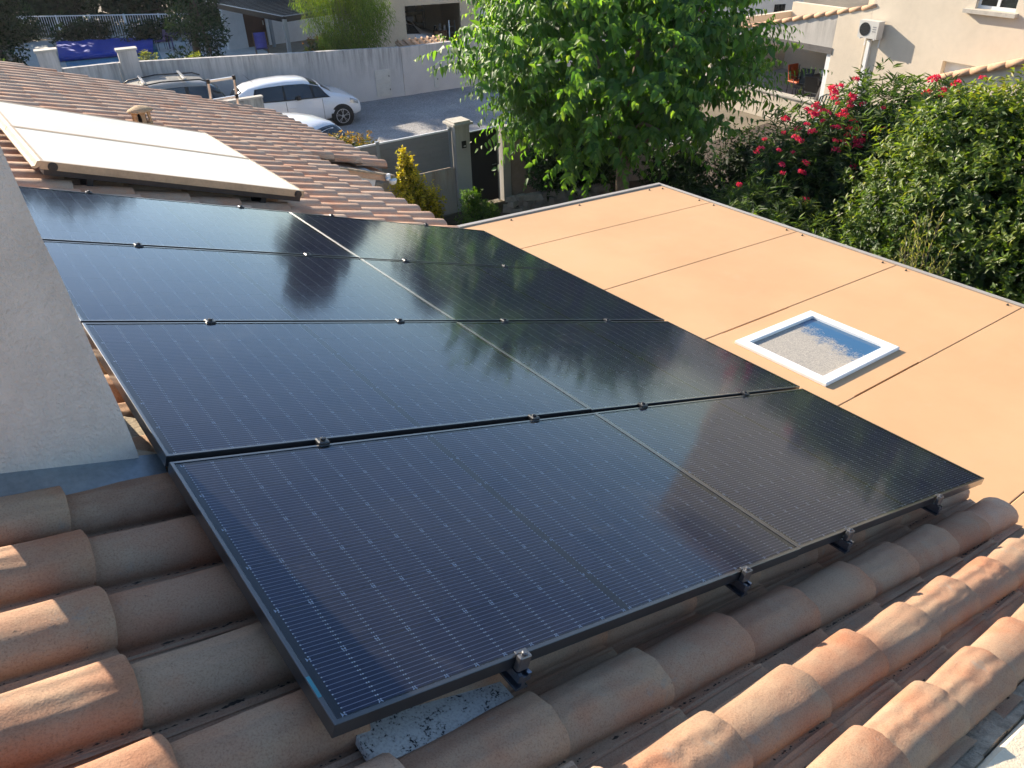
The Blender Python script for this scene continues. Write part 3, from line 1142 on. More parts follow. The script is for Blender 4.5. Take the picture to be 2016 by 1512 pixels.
sky_pane_mat()
skl = empty('skylight', (4.28-AO.x, 1.535-AO.y, oz(4.28)-AO.z), rot=(0, math.atan(SL), 0))
skl.parent = ann
q = MB()
fx, fy = 0.455, 0.365
ix, iy = 0.385, 0.290
prof = [(0.0, 0.002), (0.0, 0.020), (0.006, 0.026), (0.070, 0.026), (0.074, 0.022), (0.074, -0.02)]
for (a, b, n_) in (((-fx, -fy), (fx, -fy), (0, 1)), ((fx, -fy), (fx, fy), (-1, 0)), ((fx, fy), (-fx, fy), (0, -1)), ((-fx, fy), (-fx, -fy), (1, 0))):
    a, b, n_ = Vector(a), Vector(b), Vector(n_)
    dd = (b-a).normalized()
    vs = []
    for e, sg in ((a, 1), (b, -1)):
        for (t, z) in prof:
            p = e+n_*t+dd*t*sg
            vs.append((p.x, p.y, z))
    k = len(prof)
    fr_ = MB()
    fr_.add(vs, [(i, i+1, k+i+1, k+i) for i in range(k-1)])
    fr_.build('frame_bar', 'pvc_white', skl)
q.box(-ix-0.004, ix+0.004, -iy-0.004, iy+0.004, -0.03, 0.004)
q.build('pane', 'skylight_glass', skl)

# ------------------------------------------------------------------ garden boundary: fence, pillar, gate
FY0 = 14.35
fe = empty('fence', (7.7, FY0, G))
tag(fe, 'grey aluminium panel fence on a low rendered wall left of the gate pillar', 'fence')
FO = Vector((7.7, FY0, G))


def lbuild(mb, org, name, mat, parent, smooth=False):
    mb.v = [tuple(Vector(p)-Vector(org)) for p in mb.v]
    return mb.build(name, mat, parent, smooth)


fdir = Vector((1, -0.085, 0)).normalized()
fn = Vector((0.085, 1, 0)).normalized()


def fp(x, z, off=0.0):
    return Vector((x, FY0-0.085*(x-9.5), z))+fn*off


panel_spans = [(3.8, 5.78), (5.80, 7.66), (7.72, 9.46)]
for (xa, xb) in panel_spans:
    nb = 6
    for k in range(nb):
        za, zb = -4.30+k*0.14, -4.30+(k+1)*0.14-0.004
        q = MB()
        q.obox((fp(xa, za)+fp(xb, zb))/2, (fp(xb, za)-fp(xa, za))/2, fn*0.012, (0, 0, (zb-za)/2))
        lbuild(q, FO, 'panel_board', 'grey_panel', fe)
    q = MB()
    q.obox((fp(xa, -3.45)+fp(xb, -3.45))/2, (fp(xb, 0)-fp(xa, 0))/2, fn*0.022, (0, 0, 0.018))
    lbuild(q, FO, 'top_rail', 'white_metal', fe)
for x in (5.79, 7.69, 9.49):
    q = MB()
    q.obox(fp(x, -3.87), fdir*0.035, fn*0.035, (0, 0, 0.45))
    q.obox(fp(x, -3.41), fdir*0.042, fn*0.042, (0, 0, 0.012))
    lbuild(q, FO, 'post', 'grey_post', fe)
q = MB()
q.obox(fp(6.65, -4.855), fdir*2.88, fn*0.10, (0, 0, 0.545))
wall_stain_mat('fence_wall', (0.47, 0.40, 0.33), (0.27, 0.17, 0.11), 1.0, 1.0, 0.6)
lbuild(q, FO, 'base_wall', 'fence_wall', fe)

pi = empty('gate_pillar', fp(9.73, G))
tag(pi, 'rendered gate pillar with a flat stone cap and a video doorbell', 'pillar')
q = MB()
q.obox((0, 0, 1.03), fdir*0.19, fn*0.19, (0, 0, 1.03))
q.build('shaft', wall_stain_mat('pillar_render', (0.47, 0.445, 0.40), (0.25, 0.23, 0.2), 2.0, 0.8, 0.5), pi)
q = MB()
q.obox((0, 0, 2.085), fdir*0.26, fn*0.26, (0, 0, 0.025))
q.obox((0, 0, 2.13), fdir*0.21, fn*0.21, (0, 0, 0.02))
q.build('cap', pmat('cap_stone', (0.50, 0.46, 0.40), 0.9, 0.25, 9, 60, 0.3), pi)
q = MB()
q.obox(fdir*0.02-fn*0.205+Vector((0, 0, 1.62)), fdir*0.055, fn*0.012, (0, 0, 0.08))
db = q.build('doorbell', 'black_plastic', pi)
q = MB()
q.obox(fdir*0.03-fn*0.222+Vector((0, 0, 1.585)), fdir*0.028, fn*0.004, (0, 0, 0.012))
q.build('doorbell_button', 'aluminium', pi)

ga = empty('garden_gate', fp(10.36, G))
tag(ga, 'solid black metal garden gate between the pillar and the wall end', 'gate')
q = MB()
q.obox((0, 0, 0.93), fdir*0.40, fn*0.02, (0, 0, 0.87))
q.build('leaf', 'gate_dark', ga)
q = MB()
for s_ in (-1, 1):
    q.obox(fdir*0.41*s_+Vector((0, 0, 0.92)), fdir*0.02, fn*0.03, (0, 0, 0.90))
q.obox((0, 0, 1.815), fdir*0.43, fn*0.03, (0, 0, 0.012))
q.build('gate_frame', 'grey_post', ga)
q = MB()
q.bar(fdir*0.33-fn*0.05+Vector((0, 0, 0.95)), fdir*0.22-fn*0.05+Vector((0, 0, 0.95)), 0.016, 0.016)
q.bar(fdir*0.33-fn*0.05+Vector((0, 0, 0.95)), fdir*0.33-fn*0.018+Vector((0, 0, 0.95)), 0.016, 0.016)
q.build('handle', 'aluminium', ga)

gw = empty('garden_wall', fp(13.0, G))
tag(gw, 'rendered garden wall running behind the mulberry trunk from the gate', 'wall')
q = MB()
a, b = fp(10.84, G)-fp(13.0, G), Vector((2.0, -1.3, 0))
q.obox(a+Vector((0.11, 0, 0.9)), fdir*0.11, fn*0.14, (0, 0, 0.92))
q.build('wall_end', 'pillar_render', gw)
q = MB()
q.bar(a+fdir*0.22+Vector((0, 0, 0.9)), b+Vector((0, 0, 0.9)), 0.18, 1.8)
q.build('wall', pmat('garden_wall_render', (0.33, 0.25, 0.20), 0.9, 0.3, 2, 50, 0.35), gw)

# low stone edging near the gate
rs = random.Random(5)
sw = empty('dry_stone_edging', (11.3, 13.0, G))
tag(sw, 'low dry stone edging in the shade right of the black gate', 'stone wall')
for k in range(46):
    t = k/45
    lay = k % 3
    c = Vector((-0.9+2.4*t+rs.uniform(-0.05, 0.05), 0.35-0.9*t+rs.uniform(-0.07, 0.07), 0.10+lay*0.13+rs.uniform(-0.02, 0.02)))
    hx, hy, hz = rs.uniform(0.09, 0.17), rs.uniform(0.08, 0.13), rs.uniform(0.05, 0.08)
    a = rs.uniform(-0.6, 0.3)
    q = MB()
    ca, sa = math.cos(a), math.sin(a)
    vs = []
    for (x, y, z) in ((-1, -1, -1), (1, -1, -1), (1, 1, -1), (-1, 1, -1), (-.75, -.7, 1), (.8, -.75, 1), (.7, .8, 1), (-.8, .7, 1)):
        x, y, z = x*hx*rs.uniform(.8, 1.1), y*hy*rs.uniform(.8, 1.1), z*hz*rs.uniform(.8, 1.1)
        vs.append((c.x+x*ca-y*sa, c.y+x*sa+y*ca, c.z+z))
    q.add(vs, [(3, 2, 1, 0), (4, 5, 6, 7), (0, 1, 5, 4), (1, 2, 6, 5), (2, 3, 7, 6), (3, 0, 4, 7)])
    q.build('stone', 'stone', sw)

# ------------------------------------------------------------------ far boundary wall of the yard
WA, WB = Vector((13.67, 25.81, 0)), Vector((18.18, 25.13, 0))
wd = (WB-WA).normalized()
wn = Vector((-wd.y, wd.x, 0))


def wp(x, z, off=0.0):
    t = (x-WA.x)/wd.x
    p = WA+wd*t+wn*off
    return Vector((p.x, p.y, z))


yw = empty('yard_wall', wp(10, G))
tag(yw, 'long pale yard wall with grey runs behind the white hatchback', 'wall')
WO = wp(10, G)


def wall_seg(parent, xa, xb, za, zb, th, name, mat):
    q = MB()
    vs = [wp(xa, G-0.1, 0), wp(xb, G-0.1, 0), wp(xb, G-0.1, th), wp(xa, G-0.1, th), wp(xa, za, 0), wp(xb, zb, 0), wp(xb, zb, th), wp(xa, za, th)]
    q.add(vs, [(3, 2, 1, 0), (4, 5, 6, 7), (0, 1, 5, 4), (1, 2, 6, 5), (2, 3, 7, 6), (3, 0, 4, 7)])
    return lbuild(q, WO, name, mat, parent)


wall_stain_mat('yard_wall_a', (0.54, 0.52, 0.50), (0.22, 0.21, 0.205), 1.985, 1.15, 0.8, -0.0595, 0.0)
wall_stain_mat('yard_wall_b', (0.56, 0.52, 0.49), (0.26, 0.245, 0.235), 1.70, 0.7, 0.55)
wall_seg(yw, 5.5, 14.83, -3.14, -3.68, 0.2, 'wall', 'yard_wall_a')
wall_seg(yw, 14.845, 24.0, -3.70, -3.70, 0.2, 'wall', 'yard_wall_b')
wall_seg(yw, 1.2, 5.48, -3.12, -3.14, 0.2, 'wall', 'yard_wall_a')
for (x, zt) in ((5.83, -2.80), (3.66, -2.60)):
    q = MB()
    q.obox(wp(x, (zt+G)/2, -0.02), wd*0.27, wn*0.17, (0, 0, (zt-G)/2))
    lbuild(q, WO, 'pier', 'yard_wall_b', yw)
    q = MB()
    q.obox(wp(x, zt+0.03, -0.02), wd*0.31, wn*0.21, (0, 0, 0.03))
    lbuild(q, WO, 'pier_cap', 'cap_stone', yw)
# meter cabinets let into the wall
for nm, xa, xb, za, zb in (('cabinet_door', 13.75, 14.32, -5.28, -4.86), ('cabinet_door', 13.75, 14.32, -4.84, -4.36), ('cabinet_door', 16.05, 16.24, -5.25, -4.64)):
    q = MB()
    q.obox((wp(xa, za, -0.012)+wp(xb, zb, -0.012))/2, (wp(xb, 0)-wp(xa, 0))/2, wn*0.012, (0, 0, (zb-za)/2))
    dr = lbuild(q, WO, nm, pmat('cabinet', (0.55, 0.53, 0.48), 0.6, 0.15, 5, 60, 0.05), yw)
    q = MB()
    q.obox(wp(xb-0.05, (za+zb)/2, -0.03), wd*0.012, wn*0.008, (0, 0, 0.03))
    lbuild(q, WO, 'cabinet_lock', 'dark_aluminium', yw)

# low concrete wall beside the parked cars
lw = empty('low_wall', (6.5, 22.15, G))
tag(lw, 'short weathered concrete wall in front of the dark estate car', 'wall')
q = MB()
q.bar((-2.2, 0.3, 0.83), (1.53, -0.15, 0.83), 0.18, 1.66)
q.build('wall', wall_stain_mat('low_wall_concrete', (0.52, 0.49, 0.42), (0.16, 0.15, 0.14), 1.66, 0.6, 0.9), lw)
q = MB()
q.bar((-2.2, 0.3, 1.682), (1.55, -0.15, 1.682), 0.22, 0.045)
q.build('coping', 'cap_stone', lw)

# ------------------------------------------------------------------ ladder against the far verge
la = empty('ladder', (3.36, 11.62, -2.6))
tag(la, 'aluminium ladder top standing up behind the far roof edge', 'ladder')
lean = Vector((0.03, -0.10, 1))
for x in (0.0, 0.40):
    q = MB()
    q.tube([(x, 0.35, -2.75), Vector((x, 0.35, -2.75))+lean*4.30], 0.021, 10)
    q.build('stile', 'aluminium', la)
    q = MB()
    for zz in (2.5, 2.8, 3.1, 3.4, 3.7, 4.0, 4.28):
        c = Vector((x, 0.35, -2.75))+lean*zz
        q.lathe([(0.028, -0.03), (0.028, 0.03)], 10, tuple(c))
    q.build('joint_collar', 'black_plastic', la)
for zz in (2.5, 2.8, 3.1, 3.4, 3.7, 4.0, 4.28):
    q = MB()
    c = Vector((0, 0.35, -2.75))+lean*zz
    q.bar(c+Vector((0.03, 0, 0)), c+Vector((0.37, 0, 0)), 0.045, 0.03)
    q.build('rung', 'aluminium', la)

# ------------------------------------------------------------------ cars


def make_car(name, spec, loc, ang, label):
    """loft through cross-sections; x forward, z up, origin on the ground mid-wheelbase"""
    root = empty(name, loc, ang)
    tag(root, label, 'car')
    ST_ = spec['stations']           # x, half width, z bottom, z belt, z top, half width at the top
    secs = []
    for (x, hw, zb, zl, zt, hr) in ST_:
        cab = zt-zl > 0.12
        pts = [(0.80*hw, zb), (0.95*hw, zb+0.06), (hw, zb+0.30*(zl-zb)), (hw*0.995, zb+0.62*(zl-zb)), (hw*0.955, zl)]
        if cab:
            pts += [(hr+0.35*(hw*0.955-hr)*0.5, zl+0.80*(zt-zl)), (hr*0.86, zt-0.035), (hr*0.45, zt-0.008), (0, zt)]
        else:
            pts += [(hw*0.88, zl+0.55*(zt-zl)), (hw*0.72, zl+0.85*(zt-zl)), (hw*0.4, zt-0.004), (0, zt)]
        secs.append([(x, y, z) for (y, z) in pts])
    n = len(secs[0])
    full = [[(x, -y, z) for (x, y, z) in s]+[(x, y, z) for (x, y, z) in reversed(s[:-1])] for s in secs]
    W_ = len(full[0])
    b = MB()
    vs = [p for s in full for p in s]
    fs = [(i*W_+k, i*W_+k+1, (i+1)*W_+k+1, (i+1)*W_+k) for i in range(len(full)-1) for k in range(W_-1)]
    fs += [tuple(range(W_)), tuple(range((len(full)-1)*W_, len(full)*W_))[::-1]]
    b.add(vs, fs)
    body = b.build('body', spec['paint'], root, True)

    def S(fi, fk):                    # point on the near (-y) half of the loft, fractional indices
        i, k = min(int(fi), len(secs)-2), min(int(fk), n-2)
        a, c = fi-i, fk-k
        P = [Vector(secs[i+p][k+r]) for p in (0, 1) for r in (0, 1)]
        v_ = P[0]*(1-a)*(1-c)+P[1]*(1-a)*c+P[2]*a*(1-c)+P[3]*a*c
        return Vector((v_.x, -v_.y, v_.z))

    def patch(nm, i0, i1, k0, k1, mat, off=0.008, res=(6, 4), side=-1, parent=root, taper=(0, 0)):
        q = MB()
        vs = []
        for p in range(res[0]+1):
            for r in range(res[1]+1):
                fr_ = r/res[1]
                a0 = i0+taper[0]*fr_
                a1 = i1+taper[1]*fr_
                v = S(a0+(a1-a0)*p/res[0], k0+(k1-k0)*fr_)
                vs.append(v)
        rr = res[1]+1
        fs = [(p*rr+r, (p+1)*rr+r, (p+1)*rr+r+1, p*rr+r+1) for p in range(res[0]) for r in range(res[1])]
        nn = Vector((0, 0, 0))
        for f in fs:
            nn += (vs[f[1]]-vs[f[0]]).cross(vs[f[3]]-vs[f[0]])
        nn.normalize()
        if nn.y > 0 or (abs(nn.y) < 0.2 and nn.z < 0):
            nn = -nn
        vs = [v+nn*off for v in vs]
        vs = [(v.x, v.y*(1 if side == -1 else -1), v.z) for v in vs]
        q.add(vs, fs)
        return q.build(nm, mat, parent, True)

    def across(nm, i0, i1, k0, mat, off=0.008):   # glass over the full width, windscreen or tailgate
        q = MB()
        vs = []
        for p in range(5):
            fi = i0+(i1-i0)*p/4
            row = [S(fi, k0+(n-1-k0)*r/5) for r in range(6)]
            row = row+[Vector((v.x, -v.y, v.z)) for v in reversed(row[:-1])]
            vs += row
        L_ = 11
        fs = [(p*L_+r, p*L_+r+1, (p+1)*L_+r+1, (p+1)*L_+r) for p in range(4) for r in range(L_-1)]
        nn = Vector((0, 0, 0))
        for f in fs:
            nn += (vs[f[1]]-vs[f[0]]).cross(vs[f[3]]-vs[f[0]])
        nn.normalize()
        if nn.z < 0:
            nn = -nn
        q.add([v+nn*off for v in vs], fs)
        return q.build(nm, mat, root, True)
    for side in (-1, 1):
        w0_, w1_ = spec['windows'][0], spec['windows'][-1]
        patch('window_surround', w0_[0]-0.06, w1_[1]+0.08, 4.06, 5.02, 'black_plastic', 0.011, (14, 4), side, root, (w0_[4][0]*0.9, w1_[4][1]*0.95))
        for wdw in spec['windows']:
            patch('window', *wdw[:4], 'car_glass', 0.018, (5, 4), side, root, wdw[4] if len(wdw) > 4 else (0, 0))
        for dr in spec['doors']:
            d_ = patch('door', dr[0], dr[1], 1.1, 4.0, spec['paint'], 0.004, (6, 8), side)
            q = MB()
            hp = S(dr[2], 3.35)
            q.obox((hp.x, side*(-1)*(hp.y-0.022) if side == 1 else hp.y-0.022, hp.z), (0.09, 0, 0), (0, 0.012, 0), (0, 0, 0.016))
            q.build('door_handle', spec['paint'], d_)
            for e in (dr[0], dr[1]):
                patch('door_gap', e-0.012, e+0.012, 1.1, 4.0, 'black_plastic', 0.0055, (1, 8), side)
        q = MB()
        mp = S(spec['mirror'], 4.15)
        q.bevbox(mp.x-0.06, mp.x+0.08, mp.y-0.19, mp.y-0.03, mp.z-0.02, mp.z+0.10, 0.03)
        if side == 1:
            q.v = [(x, -y, z) for x, y, z in q.v]
        q.build('mirror', 'black_plastic', root)
        patch('sill', 1.6, len(secs)-3.2, 0.35, 1.0, 'black_plastic', 0.006, (10, 2), side)
        for (i0, i1, k0, k1, mt, nm) in spec['lights']:
            patch(nm, i0, i1, k0, k1, mt, 0.01, (4, 3), side)
        for wx in spec['wheels']:
            hwid = spec['track']
            y = side*hwid
            wr = spec['wr']
            q = MB()
            q.lathe([(wr+0.065, -0.005), (wr+0.065, 0.006)], 28, (wx, y, wr), 'Y')
            q.build('wheel_arch', 'black_plastic', root)
            wh = empty('wheel', (wx, y+side*0.012, wr))
            wh.parent = root
            q = MB()
            q.lathe([(wr*0.70, -0.10), (wr*0.97, -0.10), (wr, -0.07), (wr, 0.0), (wr*0.96, 0.028), (wr*0.72, 0.030)], 28, (0, 0, 0), 'Y')
            if side == -1:
                q.v = [(x, -yy, z) for x, yy, z in q.v]
            q.build('tyre', 'rubber', wh, True)
            q = MB()
            q.lathe([(wr*0.70, 0.018), (wr*0.73, 0.034), (wr*0.66, 0.034), (wr*0.64, 0.015)], 28, (0, 0, 0), 'Y')
            for k in range(5):
                a = k*2*math.pi/5+0.3
                for da in (-0.17, 0.17):
                    q.bar((0.05*math.cos(a), 0.030, 0.05*math.sin(a)), (wr*0.68*math.cos(a+da), 0.033, wr*0.68*math.sin(a+da)), 0.012, 0.035, (0, 1, 0))
            q.lathe([(0.055, 0.02), (0.05, 0.042)], 12, (0, 0, 0), 'Y')
            if side == -1:
                q.v = [(x, -yy, z) for x, yy, z in q.v]
            q.build('rim', 'alloy', wh)
            q = MB()
            q.lathe([(wr*0.66, 0.004), (wr*0.66, 0.010)], 24, (0, 0, 0), 'Y')
            if side == -1:
                q.v = [(x, -yy, z) for x, yy, z in q.v]
            q.build('brake_disc', 'black_plastic', wh)
    for (nm, i0, i1, k0) in spec['screens']:
        across(nm, i0, i1, k0, 'car_glass')
    return root, S, secs


hatch = dict(paint='car_white', wr=0.315, track=0.862, wheels=(1.295, -1.295), mirror=5.45,
             stations=[(-2.04, 0.60, 0.42, 0.80, 0.84, 0.4), (-1.99, 0.74, 0.32, 0.98, 1.02, 0.5), (-1.82, 0.82, 0.28, 1.04, 1.36, 0.46), (-1.50, 0.86, 0.26, 1.02, 1.49, 0.54),
                       (-0.95, 0.872, 0.24, 0.985, 1.555, 0.60), (-0.35, 0.875, 0.22, 0.96, 1.565, 0.62), (0.25, 0.875, 0.22, 0.945, 1.52, 0.60), (0.75, 0.872, 0.22, 0.935, 1.34, 0.60),
                       (1.12, 0.868, 0.24, 0.925, 1.06, 0.62), (1.50, 0.855, 0.25, 0.86, 0.955, 0.6), (1.80, 0.80, 0.26, 0.76, 0.83, 0.5), (1.98, 0.68, 0.28, 0.64, 0.70, 0.4), (2.05, 0.50, 0.34, 0.54, 0.58, 0.3)],
             windows=[(3.05, 4.72, 4.12, 4.98, (0.35, 0.05)), (4.86, 6.35, 4.12, 4.98, (0.0, -0.1)), (6.45, 7.55, 4.12, 4.9, (0.0, -0.75))],
             doors=[(3.1, 4.8, 3.5), (4.8, 6.9, 5.1)],
             lights=[(9.4, 10.6, 3.4, 4.3, 'lamp_glass', 'headlight'), (1.05, 1.75, 2.9, 3.7, 'red_lens', 'tail_light')],
             screens=[('windscreen', 6.35, 7.95, 5.25), ('rear_window', 1.12, 2.35, 4.7)])
za = R_(-10)
fw = Vector((11.14, 23.4, 0))
dv = Vector((math.cos(za), math.sin(za), 0))
nv = Vector((-math.sin(za), math.cos(za), 0))
cz = fw-dv*1.295+nv*0.86
car1, S1, _ = make_car('hatchback_car', hatch, (cz.x, cz.y, G+0.02), za, 'white hatchback parked along the stained yard wall, nose to the right')
q = MB()
q.tube([(-1.25, 0.0, 1.53), (-1.48, 0.0, 1.78)], [0.007, 0.003], 6)
q.build('antenna', 'black_plastic', car1)
for dd_, lab in ((Vector((7.78, 20.15, 0)), 'white car mostly hidden behind the roof edge, only its roof showing'),):
    a2 = R_(116)
    c3, _, _ = make_car('compact_car', hatch, (dd_.x-0.35, dd_.y-0.25, G+0.02), a2, lab)
    c3.scale = (1, 1, 1.04)

estate = dict(paint='car_dark', wr=0.345, track=0.905, wheels=(1.40, -1.32), mirror=5.6,
              stations=[(-2.30, 0.66, 0.45, 0.86, 0.90, 0.4), (-2.24, 0.82, 0.36, 1.02, 1.06, 0.5), (-2.05, 0.88, 0.32, 1.07, 1.40, 0.55), (-1.70, 0.91, 0.30, 1.07, 1.60, 0.62),
                        (-1.0, 0.92, 0.28, 1.06, 1.69, 0.68), (-0.3, 0.92, 0.27, 1.05, 1.70, 0.69), (0.35, 0.92, 0.27, 1.04, 1.64, 0.67), (0.85, 0.915, 0.28, 1.03, 1.42, 0.66),
                        (1.22, 0.91, 0.29, 1.02, 1.14, 0.66), (1.6, 0.90, 0.30, 0.98, 1.05, 0.6), (1.95, 0.86, 0.30, 0.86, 0.93, 0.5), (2.2, 0.74, 0.33, 0.72, 0.78, 0.4), (2.28, 0.55, 0.40, 0.60, 0.64, 0.3)],
              windows=[(2.55, 3.75, 4.12, 4.98, (0.3, 0.0)), (3.9, 4.8, 4.12, 4.98), (4.92, 6.35, 4.12, 4.98, (0.0, -0.1)), (6.45, 7.5, 4.12, 4.9, (0.0, -0.75))],
              doors=[(3.5, 4.86, 3.75), (4.86, 6.9, 5.1)],
              lights=[(9.4, 10.6, 3.4, 4.3, 'lamp_glass', 'headlight'), (1.0, 1.9, 3.0, 4.2, 'red_lens', 'tail_light')],
              screens=[('windscreen', 6.35, 7.95, 5.25), ('rear_window', 1.15, 2.7, 4.8)])
car2, S2, secs2 = make_car('estate_car', estate, (5.6, 25.35, G+0.02), R_(172), 'dark estate car with roof rails parked by the yard wall behind the ladder')
car2.scale = (1.05, 1.0, 1.12)
for s_ in (-1, 1):
    q = MB()
    q.tube([(-1.75, s_*0.60, 1.60), (-1.55, s_*0.60, 1.68), (-0.5, s_*0.63, 1.735), (0.25, s_*0.60, 1.68), (0.42, s_*0.60, 1.60)], 0.018, 8)
    q.build('roof_rail', 'black_plastic', car2, True)
for x in (-1.15, -0.05):
    q = MB()
    q.bar((x, -0.62, 1.765), (x, 0.62, 1.765), 0.07, 0.03)
    q.build('cross_bar', 'aluminium', car2)
q = MB()
lid = []
for i in range(3, 7):
    row = [Vector((x, y, z)) for (x, y, z) in secs2[i][5:]]
    lid += [r+Vector((0, 0, 0.006)) for r in row]+[Vector((r.x, -r.y, r.z+0.006)) for r in reversed(row[:-1])]
LW = 7
q.add(lid, [(p*LW+r, p*LW+r+1, (p+1)*LW+r+1, (p+1)*LW+r) for p in range(3) for r in range(LW-1)])
q.build('roof_skin', pmat('pale_car_roof', (0.34, 0.32, 0.28), 0.4, 0.15, 2, 60, 0, 0.3, coat=0.4), car2, True)  # roof panel paler than the body paint
q = MB()
q.tube([(0.05, 0, 1.68), (-0.12, 0, 1.86)], [0.008, 0.003], 6)
q.build('antenna', 'black_plastic', car2)

# ------------------------------------------------------------------ plants


def norm(a):
    return a/np.maximum(np.linalg.norm(a, axis=-1, keepdims=True), 1e-9)


def leaves(name, pos, axis, up, L, Wd, tint, mat, parent, shape='simple', fold=0.22, curl=0.12):
    """one mesh of separate leaf blades; every blade is folded along its midrib"""
    N = len(pos)
    axis = norm(axis)
    side = norm(np.cross(axis, up))
    upn = np.cross(side, axis)
    L = np.broadcast_to(L, (N,))[:, None]
    Wd = np.broadcast_to(Wd, (N,))[:, None]
    if shape == 'simple':            # base, left, tip, right
        V = np.stack([pos, pos+axis*L*0.45+side*Wd/2+upn*Wd*fold, pos+axis*L-upn*L*curl, pos+axis*L*0.45-side*Wd/2+upn*Wd*fold], 1)
        F = np.array([(0, 1, 2), (0, 2, 3)])
        nv = 4
    else:                            # lobed blade with a midrib point
        V = np.stack([pos, pos+axis*L*0.25+side*Wd*0.5+upn*Wd*fold, pos+axis*L*0.62+side*Wd*0.34+upn*(Wd*fold*0.6-L*curl*0.4), pos+axis*L-upn*L*curl,
                      pos+axis*L*0.62-side*Wd*0.34+upn*(Wd*fold*0.6-L*curl*0.4), pos+axis*L*0.25-side*Wd*0.5+upn*Wd*fold, pos+axis*L*0.45-upn*L*curl*0.1], 1)
        F = np.array([(0, 1, 6), (1, 2, 6), (6, 2, 3), (0, 6, 5), (6, 4, 5), (6, 3, 4)])
        nv = 7
    nf = len(F)
    faces = (np.arange(N)[:, None, None]*nv+F[None]).reshape(-1, 3)
    me = bpy.data.meshes.new(name)
    me.vertices.add(N*nv)
    me.vertices.foreach_set('co', V.reshape(-1).astype(np.float32))
    me.loops.add(N*nf*3)
    me.loops.foreach_set('vertex_index', faces.reshape(-1).astype(np.int32))
    me.polygons.add(N*nf)
    me.polygons.foreach_set('loop_start', (np.arange(N*nf)*3).astype(np.int32))
    me.update(calc_edges=True)
    at = me.attributes.new('tint', 'FLOAT_COLOR', 'POINT')
    c = np.ones((N, nv, 4), np.float32)
    c[:, :, :3] = np.clip(tint, 0, 1)[:, None, :]
    at.data.foreach_set('color', c.reshape(-1))
    o = link(name, me, mat, parent)
    o['kind'] = 'stuff'
    return o


def rdirs(n):
    return norm(rng.normal(size=(n, 3)))


def tints(n, stops, amount):
    """amount 0..1 per leaf picks along the list of colours; small random drift"""
    st = np.array(stops)
    t = np.clip(amount, 0, 0.999)*(len(st)-1)
    i = t.astype(int)
    f = (t-i)[:, None]
    c = st[i]*(1-f)+st[np.minimum(i+1, len(st)-1)]*f
    return c*(1+rng.normal(0, 0.13, (n, 1)))*(1+rng.normal(0, 0.05, (n, 3)))


def lumps(n, k, rad, sq=(1, 1, 1), seed=0, spread=0.75):
    """centres and radii of the clumps of a crown"""
    r = np.random.default_rng(seed)
    d = norm(r.normal(size=(k, 3)))
    c = d*np.array(rad)*spread*r.uniform(0.55, 1.0, (k, 1))
    return c, r.uniform(0.28, 0.48, k)*min(rad)


def cloud(n, cen, rads, shell=0.55):
    """points scattered in the outer shell of a set of clumps, and outward directions"""
    k = len(cen)
    w_ = rads**2/np.sum(rads**2)
    i = rng.choice(k, n, p=w_)
    d = rdirs(n)
    r = rads[i]*(shell+(1-shell)*rng.random(n)**0.6)
    return cen[i]+d*r[:, None], d


def tree_trunk(name, parent, base, top, r0, r1, limbs, mat, bend=0.15, seed=1):
    r = random.Random(seed)
    q = MB()
    base, top = Vector(base), Vector(top)
    pts, rad = [], []
    for k in range(7):
        t = k/6
        p = base.lerp(top, t)+Vector((r.uniform(-bend, bend), r.uniform(-bend, bend), 0))*(0.5 if 0 < k < 6 else 0)
        pts.append(p)
        rad.append(r0+(r1-r0)*t+(r0*0.35 if k == 0 else 0))
    q.tube(pts, rad, 10)
    for (t, end, rr) in limbs:
        a = base.lerp(top, t)
        e = Vector(end)
        mid = a.lerp(e, 0.5)+Vector((r.uniform(-.2, .2), r.uniform(-.2, .2), 0.12*(e-a).length))
        q.tube([a, a.lerp(mid, 0.6), mid, mid.lerp(e, 0.5), e], [rr, rr*0.85, rr*0.65, rr*0.45, rr*0.2], 7)
    return q.build(name, mat, parent, True)


GREENS = [(0.020, 0.052, 0.014), (0.035, 0.088, 0.020), (0.060, 0.135, 0.026), (0.115, 0.200, 0.030)]
DARK = [(0.012, 0.026, 0.010), (0.020, 0.042, 0.015), (0.034, 0.062, 0.020)]

# mulberry: long arching shoots with hanging lobed leaves, yellow tips of new growth and painted sunlight
mu = empty('mulberry_tree', (11.75, 10.9, G))
tag(mu, 'big leafy mulberry tree with drooping bright green shoots behind the orange roof', 'tree')
top = Vector((0.05, 0.1, 2.3))
rl = random.Random(9)
limbs = []
for k in range(11):
    a = k*2.4
    e = Vector((math.cos(a)*rl.uniform(1.2, 2.3), math.sin(a)*rl.uniform(1.2, 2.3), rl.uniform(2.6, 5.6)))
    limbs.append((rl.uniform(0.72, 1.0), e, rl.uniform(0.05, 0.09)))
tree_trunk('trunk', mu, (0, 0, 0), top, 0.17, 0.14, limbs, 'bark', 0.06)
NS = 1350
d = rdirs(NS)
d[:, 2] = d[:, 2]*0.9+0.15
d = norm(d)
cenm = np.array([-0.22, 0.32, 3.75])
radm = np.array([3.45, 3.45, 2.75])
lob = 1+0.22*np.sin(d[:, 0]*5+1.3)*np.sin(d[:, 1]*4+0.4)+0.12*np.sin(d[:, 2]*9+d[:, 0]*6)
depth = rng.random(NS)**0.55
st0 = cenm+d*radm*(0.35+0.42*depth)[:, None]*lob[:, None]*np.stack([1-0.20*np.clip(-d[:, 2]-0.05, 0, 1)]*2+[np.ones(NS)], 1)
sl_ = rng.uniform(0.55, 1.25, NS)*np.where(rng.random(NS) < 0.10, 1.55, 1.0)
